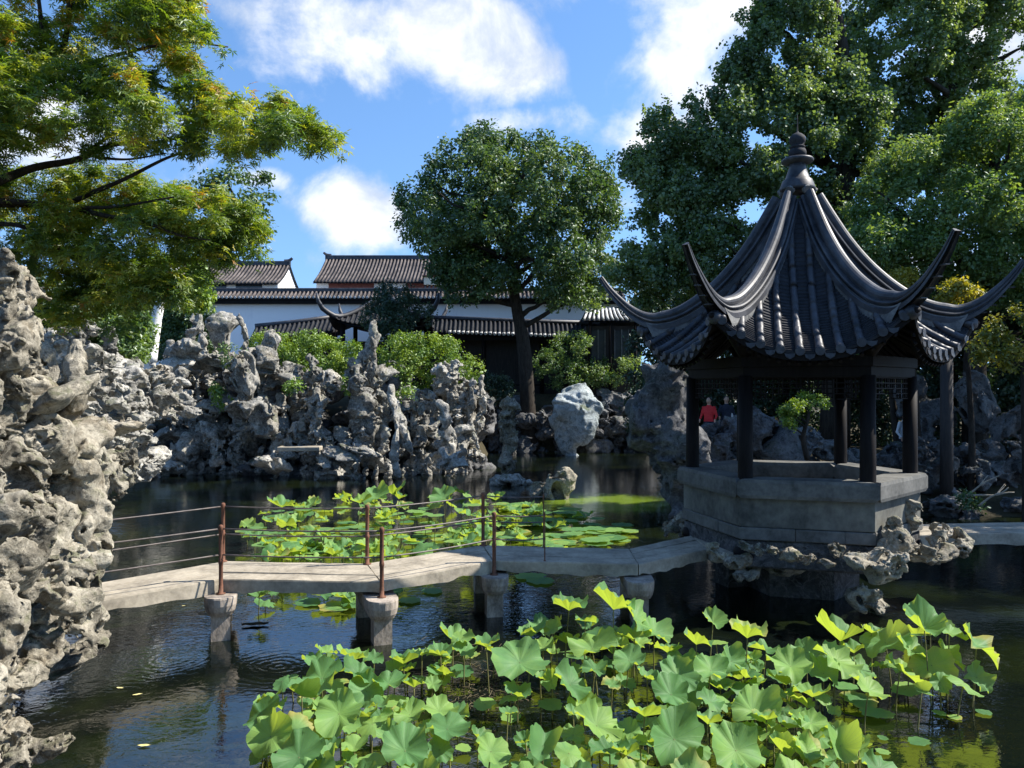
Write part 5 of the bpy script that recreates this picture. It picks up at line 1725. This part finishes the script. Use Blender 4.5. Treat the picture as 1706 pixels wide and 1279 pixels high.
# broad round tree in the middle
MIDT = [(660, 350), (668, 300), (690, 280), (705, 250), (765, 222), (800, 216), (860, 222), (900, 222), (950, 226), (990, 235), (1012, 255), (1022, 300), (1032, 345), (1010, 400), (1040, 430), (1030, 470), (1005, 498), (980, 516), (948, 492), (922, 510),
        (885, 486), (800, 484), (765, 506), (728, 482), (722, 440), (700, 420), (690, 400), (668, 385)]
cl = clumps_in(MIDT, 40, 4.8, 190, 13, 42, spacing=.36, margin=.55, tries=7000)
b = gbase(884, 40.6)
tree('broadleaf_tree', 'large round evergreen tree with a dark forked trunk in the middle of the photo', b,
     [b, (X_at(874, 40.6), 40.6, Z_at(590, 40.6)), (X_at(862, 40.5), 40.5, Z_at(520, 40.5)), (X_at(850, 40), 40, Z_at(440, 40)), (X_at(845, 40), 40, Z_at(330, 40))], .36, cl, 135000, .20, 'rhomb', 'lf_camphor', limbs=26,
     crown_kw=dict(tv=.6, base=.55, perm=12, twig=.34, fill=.5, gap=-.08))
# maple leaning in from the left
MAP1 = [(-120, -90), (310, -90), (335, 20), (350, 45), (428, 66), (432, 84), (370, 96), (318, 120), (290, 120), (200, 110), (100, 130), (-120, 120)]
MAP2 = [(-120, 90), (200, 100), (300, 122), (400, 138), (480, 165), (545, 190), (552, 245), (530, 262), (490, 246), (455, 268), (380, 262), (300, 255), (180, 262), (40, 282), (-120, 290)]
MAP3 = [(-120, 270), (120, 268), (250, 275), (330, 290), (400, 330), (456, 400), (440, 428), (390, 432), (350, 448), (345, 495), (310, 508), (262, 500), (235, 520), (205, 556), (110, 556), (55, 480), (0, 430), (-120, 430)]
mc = []
for poly, Y, n in ((MAP1, 10.6, 70), (MAP2, 10.2, 90), (MAP3, 11.6, 112)):
    mc.append(clumps_in(poly, Y, 1.5, n, 18, 44, margin=.55, spacing=.40))
mcl = np.vstack(mc)
mp = thing('maple_tree', 'spreading maple with layered yellow-green leaves reaching in from the upper left', 'tree', (-9.2, 11.0, 1.4))
o = np.array(mp.location)
MB().tube(catmull(np.array([(-9.2, 11, 1.0), (-8.9, 11, 2.6), (-8.5, 10.9, 4.2), (-8.1, 10.8, 5.6), (-7.7, 10.7, 7.0)]), 14) - o, np.linspace(.30, .13, 14), 12).build('trunk', M['bark'], mp, True)
mb_l = []
for pts, r0, r1 in (([(-60, 300), (0, 220), (40, 180), (65, 140), (90, 125), (110, 60), (120, -40)], .085, .03), ([(-60, 225), (10, 210), (110, 210), (180, 195), (250, 170)], .05, .012),
                    ([(-70, 330), (0, 300), (60, 278), (130, 265), (190, 240), (250, 238), (335, 222)], .075, .014), ([(130, 265), (185, 225), (220, 210), (265, 195)], .03, .01),
                    ([(-70, 345), (0, 335), (100, 340), (160, 318), (210, 297), (280, 262), (330, 248)], .055, .012), ([(-60, 340), (60, 342), (180, 345), (290, 328)], .045, .012), ([(100, 340), (170, 358), (240, 370), (300, 392), (350, 400)], .04, .01),
                    ([(-70, 380), (30, 375), (110, 420), (180, 430)], .04, .01), ([(65, 140), (70, 60), (60, -40)], .05, .02), ([(160, 262), (215, 265), (275, 255)], .022, .008), ([(90, 125), (140, 110), (200, 90), (300, 70), (380, 78)], .04, .01), ([(200, 120), (330, 165), (440, 190), (520, 215)], .03, .008)):
    p = np.array([P(x, y, 10.6 + .25 * math.sin(x * .02)) for x, y in pts])
    MB().tube(catmull(p, 22) - o, np.linspace(r0, r1, 22), 7).build('branch', M['bark'], mp, True)
me = crown(mcl, 60000, .098, 'palm', 'lf_maple', flat=.42, up=1.15, twig=.45, perm=9, tv=.62, droop=.9, base=.44, fill=.1)
me.transform(Matrix.Translation(-Vector([float(q) for q in o])))
link('crown', me, mp)
# dark tree behind the maple, thin trees of the left bank
cl = clumps_in([(300, 310), (395, 268), (462, 300), (452, 340), (450, 372), (440, 410), (395, 435), (320, 430)], 14.6, .8, 36, 12, 26)
b = (-9.3, 14.8, float(ground_h(np.array(-9.3), np.array(14.8))))
tree('evergreen_tree', 'dark blue-green tree showing below and behind the maple branches', b, [b, (-9.5, 14.8, 4.2), (-9.0, 14.7, 6.0), (-7.6, 14.6, 6.7), P(385, 345, 14.6)], .08, cl, 7500, .085, 'rhomb', 'lf_camphor', limbs=10, crown_kw=dict(tv=.5))
cl = clumps_in([(215, 470), (255, 425), (340, 430), (352, 500), (320, 522), (290, 500), (245, 490), (190, 510), (180, 480)], 24.6, 1.2, 20, 16, 30)
b = P(248, 602, 24)
tree('white_barked_tree', 'leaning tree with a pale white trunk and light green leaves on the left bank', b, [b, P(256, 555, 24), P(268, 500, 24), P(285, 450, 24)], .19, cl, 9000, .13, 'fan', 'lf_hedge', bark='birch', limbs=6, crown_kw=dict(tv=.5, base=.62))
for lab, poly, Y, n, mat in (('dark leafy bush under the maple at the left edge behind the rockery', [(-160, 440), (60, 450), (110, 490), (130, 545), (60, 540), (-160, 560)], 17, 30, 'lf_dark'),
                             ('green bush under the maple between the rockery and the white trunk', [(70, 500), (150, 510), (240, 520), (250, 560), (235, 600), (130, 575), (80, 520)], 21, 30, 'lf_bright'),
                             ('dark green bush just right of the leaning white trunk', [(240, 505), (340, 500), (370, 540), (350, 600), (270, 610), (255, 560)], 33, 20, 'lf_camphor'),
                             ('tall dark trees in the background at the far left behind the maple', [(-160, 465), (80, 468), (330, 472), (345, 500), (250, 570), (-160, 570)], 50, 50, 'lf_camphor')):
    cl = clumps_in(poly, Y, 1.5, n, 18, 40)
    b = gbase(float(np.mean([p[0] for p in poly])), Y + .5)
    tree('leafy_bush', lab, b, [b, (b[0], b[1], b[2] + 1.2), (float(cl[:, 0].mean()), float(cl[:, 1].mean()), float(cl[:, 2].mean()))], .10, cl, 26000, .13 if Y < 40 else .3, 'rhomb', mat, cat='bush', group='bushes of the left bank', limbs=6, crown_kw=dict(tv=.5))
# clipped shrubs on the rockery
for lab, poly, Y, n in (('rounded bright green shrub on the far rockery left of the narrow stone peak', [(408, 562), (440, 550), (520, 553), (575, 557), (606, 570), (606, 632), (540, 640), (420, 612)], 32.6, 40),
                        ('rounded bright green shrub on the far rockery right of the narrow stone peak', [(628, 575), (655, 556), (700, 552), (740, 556), (775, 574), (803, 600), (798, 645), (700, 665), (640, 640)], 32.8, 44)):
    cl = clumps_in(poly, Y, 1.6, n, 12, 24)
    b = gbase(float(np.mean([p[0] for p in poly])), Y + .3)
    tree('green_shrub', lab, b, [b, (b[0], b[1], b[2] + .5), (b[0], b[1], b[2] + 1.4)], .10, cl, 17000, .11, 'rhomb', 'lf_hedge', cat='shrub', group='shrubs on the far rockery', limbs=5, crown_kw=dict(tv=.5, base=.62, up=.8))
cl = clumps_in([(595, 530), (618, 485), (655, 462), (692, 478), (718, 505), (728, 545), (700, 575), (620, 575)], 39, 1.6, 26, 13, 26)
b = gbase(655, 39.5)
tree('dark_shrub', 'dark pine-like bush in front of the white wall between the two clipped shrubs', b, [b, (b[0], b[1], b[2] + 2), (b[0], b[1], b[2] + 4)], .16, cl, 14000, .13, 'rhomb', 'lf_dark', cat='bush', limbs=8, crown_kw=dict(tv=.5))
cl = clumps_in([(795, 655), (800, 628), (830, 618), (850, 632), (858, 660), (820, 672)], 39.5, .6, 14, 8, 16)
b = gbase(828, 41.2)
tree('dark_shrub', 'low dark shrub at the right end of the far rockery below the round tree', b, [b, (b[0], b[1], b[2] + .4), (b[0], b[1] - .5, b[2] + .8)], .06, cl, 5000, .12, 'rhomb', 'lf_dark', cat='bush', limbs=4, crown_kw=dict(tv=.5))
cl = clumps_in([(888, 600), (925, 556), (985, 548), (1008, 590), (1065, 590), (1085, 632), (1000, 645), (890, 645)], 42, 1.2, 30, 11, 22)
b = gbase(960, 42.4)
tree('green_shrub', 'loose green shrub above the mossy boulder in front of the covered walk', b, [b, (b[0], b[1], b[2] + .6), (b[0], b[1], b[2] + 1.6)], .08, cl, 12000, .13, 'rhomb', 'lf_bright', cat='shrub', limbs=5, crown_kw=dict(tv=.6, base=.55))
# big trees behind the pavilion
GK1 = [(1020, 520), (1012, 440), (1062, 345), (1030, 268), (1075, 240), (1070, 190), (1100, 180), (1135, 205), (1168, 100), (1205, 110), (1242, 60), (1232, 22), (1262, 0), (1262, -140), (1420, -140), (1380, 60), (1470, 150), (1500, 300), (1470, 470), (1380, 520), (1200, 530)]
cl = clumps_in(GK1, 26.5, 3.0, 330, 13, 32, spacing=.34, margin=.55, tries=9000)
b = gbase(1390, 27)
tree('ginkgo_tree', 'tall dark green ginkgo with spiky upswept shoots directly behind the pavilion', b, [b, (X_at(1395, 27), 27, 5), (X_at(1400, 27), 27, 9), (X_at(1415, 27), 27, 13), (X_at(1380, 27), 27, 18)], .42, cl, 250000, .104, 'fan', 'lf_ginkgo', limbs=30,
     crown_kw=dict(tv=.45, base=.55, perm=11, twig=.4, fill=.3, spike=.3, spikedir=(-.35, 0, .9), gap=-.36))
GK2 = [(1385, 90), (1405, 10), (1440, -20), (1450, -140), (1800, -140), (1790, 60), (1690, 90), (1690, 130), (1800, 180), (1800, 330), (1640, 320), (1480, 330), (1450, 180)]
cl = clumps_in(GK2, 29, 3.0, 190, 14, 34, spacing=.36, margin=.55, tries=9000)
b = gbase(1560, 30)
tree('ginkgo_tree', 'second tall ginkgo filling the upper right corner with sky showing through its top', b, [b, (X_at(1560, 30), 30, 6), (X_at(1590, 30), 30, 12), (X_at(1600, 30), 30, 19)], .42, cl, 130000, .118, 'fan', 'lf_ginkgo', limbs=26,
     crown_kw=dict(tv=.5, base=.6, perm=11, twig=.4, fill=.3, spike=.3, spikedir=(.35, 0, .9)))
BR = [(1400, 420), (1412, 320), (1470, 270), (1520, 215), (1580, 190), (1650, 150), (1850, 130), (1850, 560), (1720, 560), (1640, 500), (1560, 490), (1480, 480)]
cl = clumps_in(BR, 22.5, 2.4, 130, 17, 42, spacing=.42)
b = gbase(1625, 23)
tree('broadleaf_tree', 'bright sunlit broadleaf tree at the right edge behind the pavilion roof', b, [b, (X_at(1625, 23), 23, 4.5), (X_at(1650, 23), 23, 8), (X_at(1660, 23), 23, 11)], .30, cl, 105000, .125, 'rhomb', 'lf_bright', limbs=24, crown_kw=dict(tv=.5, base=.58, perm=9, twig=.35))
for lab, poly, Y, n, nl, mat in (('small bright yellow treetop beside the right roof horn of the pavilion', [(1560, 500), (1575, 472), (1600, 462), (1635, 485), (1640, 510), (1580, 512)], 20, 12, 3600, 'lf_yellow'),
                             ('small yellow-green treetop just above the right-hand roof ridge', [(1475, 475), (1490, 452), (1520, 448), (1538, 468), (1530, 490), (1490, 490)], 21, 10, 3000, 'lf_yellow'),
                             ('bright green sapling leaves below the right roof horn at the photo edge', [(1600, 600), (1640, 540), (1690, 510), (1780, 500), (1780, 620), (1690, 618), (1640, 606)], 18, 22, 6000, 'lf_yellow')):
    cl = clumps_in(poly, Y, .5, n, 9, 20)
    b = gbase(float(np.mean([p[0] for p in poly])) + 20, Y + .4)
    tree('small_tree', lab, b, [b, (b[0], b[1], b[2] + 2), (float(cl[:, 0].mean()), float(cl[:, 1].mean()), float(cl[:, 2].mean()))], .09, cl, nl, .095, 'rhomb', mat, limbs=5, crown_kw=dict(tv=.5, base=.5 if 'green sapling' not in lab else .2))
cl = clumps_in([(1296, 690), (1308, 664), (1345, 652), (1384, 664), (1392, 682), (1360, 676), (1335, 690), (1325, 716), (1304, 712)], 19.6, .4, 16, 7, 14)
b = P(1345, 765, 19.8)
tree('miniature_tree', 'small arching bonsai-like green tree seen through the pavilion', b, [b, P(1338, 730, 19.7), P(1345, 700, 19.6), P(1350, 680, 19.6)], .06, cl, 3600, .07, 'rhomb', 'lf_hedge', limbs=4, crown_kw=dict(tv=.5, base=.6))
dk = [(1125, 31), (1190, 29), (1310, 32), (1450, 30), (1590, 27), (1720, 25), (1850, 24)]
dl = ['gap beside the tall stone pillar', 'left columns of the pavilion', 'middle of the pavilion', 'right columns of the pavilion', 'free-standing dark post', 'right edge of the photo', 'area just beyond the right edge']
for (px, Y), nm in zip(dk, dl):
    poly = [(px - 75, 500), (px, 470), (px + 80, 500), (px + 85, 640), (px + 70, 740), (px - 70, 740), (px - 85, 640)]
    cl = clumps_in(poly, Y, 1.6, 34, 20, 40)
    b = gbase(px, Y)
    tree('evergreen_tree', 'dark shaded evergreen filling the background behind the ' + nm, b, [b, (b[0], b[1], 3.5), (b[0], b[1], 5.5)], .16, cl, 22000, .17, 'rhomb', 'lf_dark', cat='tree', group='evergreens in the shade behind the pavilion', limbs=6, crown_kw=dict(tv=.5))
# trees standing further right along the bank; their shade falls over the pavilion's foot
for i, (x, y, h, r) in enumerate(((14.8, 15.2, 8.6, 2.6), (18.5, 19.0, 12.0, 3.4), (19.5, 13.4, 11.0, 3.0))):
    n = 26
    v = rng.normal(size=(n, 3)); v /= np.linalg.norm(v, axis=1, keepdims=True)
    c = np.array((x, y, h - r)) + v * rng.uniform(.2, .85, (n, 1)) * r * np.array((1, 1, 1.1))
    cl = np.c_[c, rng.uniform(.5, .95, n)]
    b = (x, y, float(ground_h(np.array(x), np.array(y))))
    tree('broadleaf_tree', ('smaller leafy tree on the right bank just outside the photo', 'tall leafy tree at the back of the right bank outside the photo', 'leafy tree nearest the camera on the right bank outside the photo')[i], b,
         [b, (x, y, 3), (x, y, h - r)], .22, cl, 16000, .14, 'rhomb', 'lf_camphor', limbs=10, group='trees beyond the right edge')
# dark posts on the right bank
ps = thing('wooden_post', 'tall straight dark post on a round stone base right of the pavilion', 'post', gbase(1577, 19.9))
MB().lathe([(.32, -.2), (.32, .05), (.26, .16), (.19, .2)], (0, 0, 0), 16).build('stone_base', M['bench'], ps, True)
MB().tube(np.array([(0, 0, .19), (0, 0, 2), (0, 0, 4.4)]), [.165, .155, .15], 14).build('shaft', M['wood_dry'], ps, True)
for px, Y, r, lab in ((1625, 24.5, .16, 'slim dark tree trunk just right of the free-standing post'), (1668, 25.5, .20, 'thicker dark tree trunk near the right edge of the photo'), (1500, 24, .12, 'thin dark trunk seen between the right columns of the pavilion')):
    b = gbase(px, Y)
    t = thing('tree_trunk', lab, 'tree', b, 'bare trunks in the shade')
    p, rr = limb((0, 0, -.2), (rng.uniform(-.3, .3), 0, 6.5), r, r * .6, .03)
    MB().tube(p, rr, 9).build('trunk', M['bark'], t, True)

# fallen branches on the right bank
for i, (pa, pb, Y, lab) in enumerate((((1590, 838), (1665, 792), 18.2, 'bare pale branch leaning up to the right on the right bank'), ((1608, 826), (1690, 820), 17.9, 'bare branch lying level over the rocks of the right bank'), ((1630, 843), (1680, 812), 17.7, 'short bare branch crossing the level one on the right bank'))):
    a, b = P(*pa, Y), P(*pb, Y - .3)
    t = thing('fallen_branch', lab, 'branch', a, 'bare branches on the right bank')
    p, rr = limb(np.zeros(3), b - a, .03, .012, .06)
    MB().tube(p, rr, 6).build('stem', M['deck'], t, True)
    q, r2 = limb(p[5], p[5] + np.array((.25, .1, .22)), .014, .006, .05)
    MB().tube(q, r2, 5).build('twig', M['deck'], t, True)
cl = np.array([(*P(1612 + rng.normal() * 8, 838 + rng.normal() * 6, 17.9), .12) for i in range(9)])
b = P(1612, 852, 17.9)
t = thing('low_plant', 'low dark leafy plant beside the fallen branches on the right bank', 'plant', b)
me = crown(cl, 420, .10, 'rhomb', 'lf_camphor', fill=.2)
me.transform(Matrix.Translation(-Vector([float(q) for q in b])))
link('leaves', me, t)

# ------------------------------------------------------------------ visitors far behind
def person(name, label, base, h, top, legs, rz, bag=None, arm=0.0):
    t = thing(name, label, 'person', base)
    t.rotation_euler.z = rz
    n = 56
    ax3 = [np.linspace(-.42, .42, 44), np.linspace(-.32, .32, 34), np.linspace(-.03, 1.78, 92)]
    X = np.stack(np.meshgrid(*ax3, indexing='ij'), -1)
    def cap(a, b, r0, r1):
        a, b = np.array(a, float), np.array(b, float)
        ab = b - a
        s = np.clip(((X - a) @ ab) / (ab @ ab), 0, 1)
        return np.linalg.norm(X - a - s[..., None] * ab, axis=-1) - (r0 + (r1 - r0) * s)
    def ell(c, r):
        r = np.array(r)
        return (np.linalg.norm((X - np.array(c)) / r, axis=-1) - 1) * r.min()
    d = ell((0, 0, 1.20), (.185, .115, .27))
    d = smin(d, ell((0, 0, .92), (.165, .12, .15)), .08)
    d = smin(d, cap((0, .01, 1.40), (0, .0, 1.52), .06, .055), .04)
    d = smin(d, ell((0, -.02, 1.62), (.078, .098, .115)), .02)
    d = smin(d, ell((0, -.115, 1.61), (.018, .025, .022)), .01)
    for s in (-1, 1):
        d = smin(d, cap((s * .09, 0, .90), (s * .10, -.02, .50), .085, .058), .04)
        d = smin(d, cap((s * .10, -.02, .50), (s * .11, .02, .07), .056, .038), .02)
        d = smin(d, cap((s * .11, .02, .04), (s * .12, -.15, .03), .042, .034), .02)
        hand = (s * .27, -.10 - arm * .16, .84 + arm * .3)
        el = (s * .27, .02, 1.10)
        d = smin(d, cap((s * .19, 0, 1.38), el, .055, .043), .05)
        d = smin(d, cap(el, hand, .041, .03), .02)
        d = smin(d, ell((hand[0], hand[1] - .02, hand[2] - .05), (.03, .035, .07)), .02)
        d = smin(d, ell((s * .08, 0, 1.62), (.014, .022, .03)), .008)
    V, F = surface_nets(d, [a[0] for a in ax3], 1.0)
    st = np.array([a[1] - a[0] for a in ax3])
    og = np.array([a[0] for a in ax3])
    V = (V - og) * st + og
    c = V[F].mean(1)
    mi = np.where(c[:, 2] > 1.47, 2, np.where((c[:, 2] > .90) | (np.abs(c[:, 0]) > .215), 0, 1))
    mi = np.where((np.abs(c[:, 0]) > .2) & (c[:, 2] < .86 + arm * .3), 2, mi)
    mi = np.where(c[:, 2] < .07, 3, mi)
    s = h / 1.73
    body = link('body', mk_mesh('body', V * s, F, True, [M[top], M[legs], M['skin'], M['hair']], mi), t)
    MB().lathe([(.02, -.02), (.085, .0), (.098, .05), (.085, .105), (.04, .135), (.005, .14)], (0, .022, 1.61), 14).build('hair', M['hair'], t, True).scale = (s, s, s)
    if bag:
        MB().box((.20, .10, 1.0), (.10, .22, .28), 0, .03).build('bag', M[bag], t)
    return t
for px, py, Y, top, legs, lab, bag, arm in ((1181, 666, 26.5, 'red', 'darkcloth', 'visitor in a red top standing in the shade behind the left pavilion column', None, .4),
                                        ('x', 0, 0, '', '', '', None, 0), (1210, 664, 26.8, 'darkcloth', 'darkcloth', 'visitor in dark clothes with a white shoulder bag, right of the one in red', 'whitecloth', .6),
                                        (1536, 655, 29, 'red', 'darkcloth', 'visitor in a red top partly hidden behind the right pavilion column', None, .2),
                                        (1507, 690, 23.5, 'whitecloth', 'darkcloth', 'visitor in a pale shirt standing just left of the right pavilion column', None, .3)):
    if px == 'x': continue
    q = P(px, py, Y)
    person('person', lab, (q[0], q[1], q[2] - 1.62), 1.70, top, legs, rng.uniform(-.6, .6), bag, arm)

# unseen trees added behind the camera to block low sky light
for i, (x, y, h, r) in enumerate(((-9, -5.5, 9.5, 3.6), (-2, -8, 11.5, 4.2), (5.5, -7.5, 10.5, 4.0), (12.5, -5.5, 9.5, 3.6))):
    n = 34
    v = rng.normal(size=(n, 3)); v /= np.linalg.norm(v, axis=1, keepdims=True)
    c = np.array((x, y, h - r * .95)) + v * rng.uniform(.2, .9, (n, 1)) * r * np.array((1, 1, 1.05))
    cl = np.c_[c, rng.uniform(.7, 1.2, n)]
    b = (x, y, float(ground_h(np.array(x), np.array(y))))
    tree('broadleaf_tree', ('unseen tree added behind the camera to block sky light, leftmost of the row', 'tallest unseen tree added behind the camera to block sky light', 'unseen tree added behind the camera to block sky light, right of the tallest', 'unseen tree added behind the camera to block sky light, rightmost of the row')[i], b,
         [b, (x, y, 3), (x, y, h - r)], .28, cl, 15000, .22, 'rhomb', 'lf_camphor', limbs=8, group='unseen trees added behind the camera to block light')

# wood that closes the view low down behind the shaded bank
n = 130
c = np.c_[rng.uniform(3, 48, n), rng.uniform(46, 52, n), rng.uniform(2.0, 9.5, n), rng.uniform(1.2, 2.2, n)]
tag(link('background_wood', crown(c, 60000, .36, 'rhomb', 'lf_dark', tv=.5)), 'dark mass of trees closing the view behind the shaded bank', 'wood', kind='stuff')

# tufts growing in the joints of the far rockery
for px, py, Y, r, lab in ((385, 598, 28.4, .55, 'low dark green plant beside the tall pierced scholar stone'), (490, 640, 28.6, .30, 'pale green plant hanging on the far rockery above the slab bridge'),
                          (362, 655, 28.3, .35, 'small green tuft low on the far rockery under the scholar stone'), (680, 645, 28.9, .5, 'green tuft at the foot of the right-hand clipped shrub'), (575, 640, 29.2, .35, 'green tuft on the rocks above the large dark cave')):
    b = P(px, py, Y)
    cl = np.c_[b + rng.normal(size=(8, 3)) * r * .5, np.full(8, r * .5)]
    t = thing('low_plant', lab, 'plant', b)
    me = crown(cl, 420, .13, 'rhomb', 'lf_hedge' if px != 385 else 'lf_camphor', fill=.2)
    me.transform(Matrix.Translation(-Vector([float(q) for q in b])))
    link('leaves', me, t)
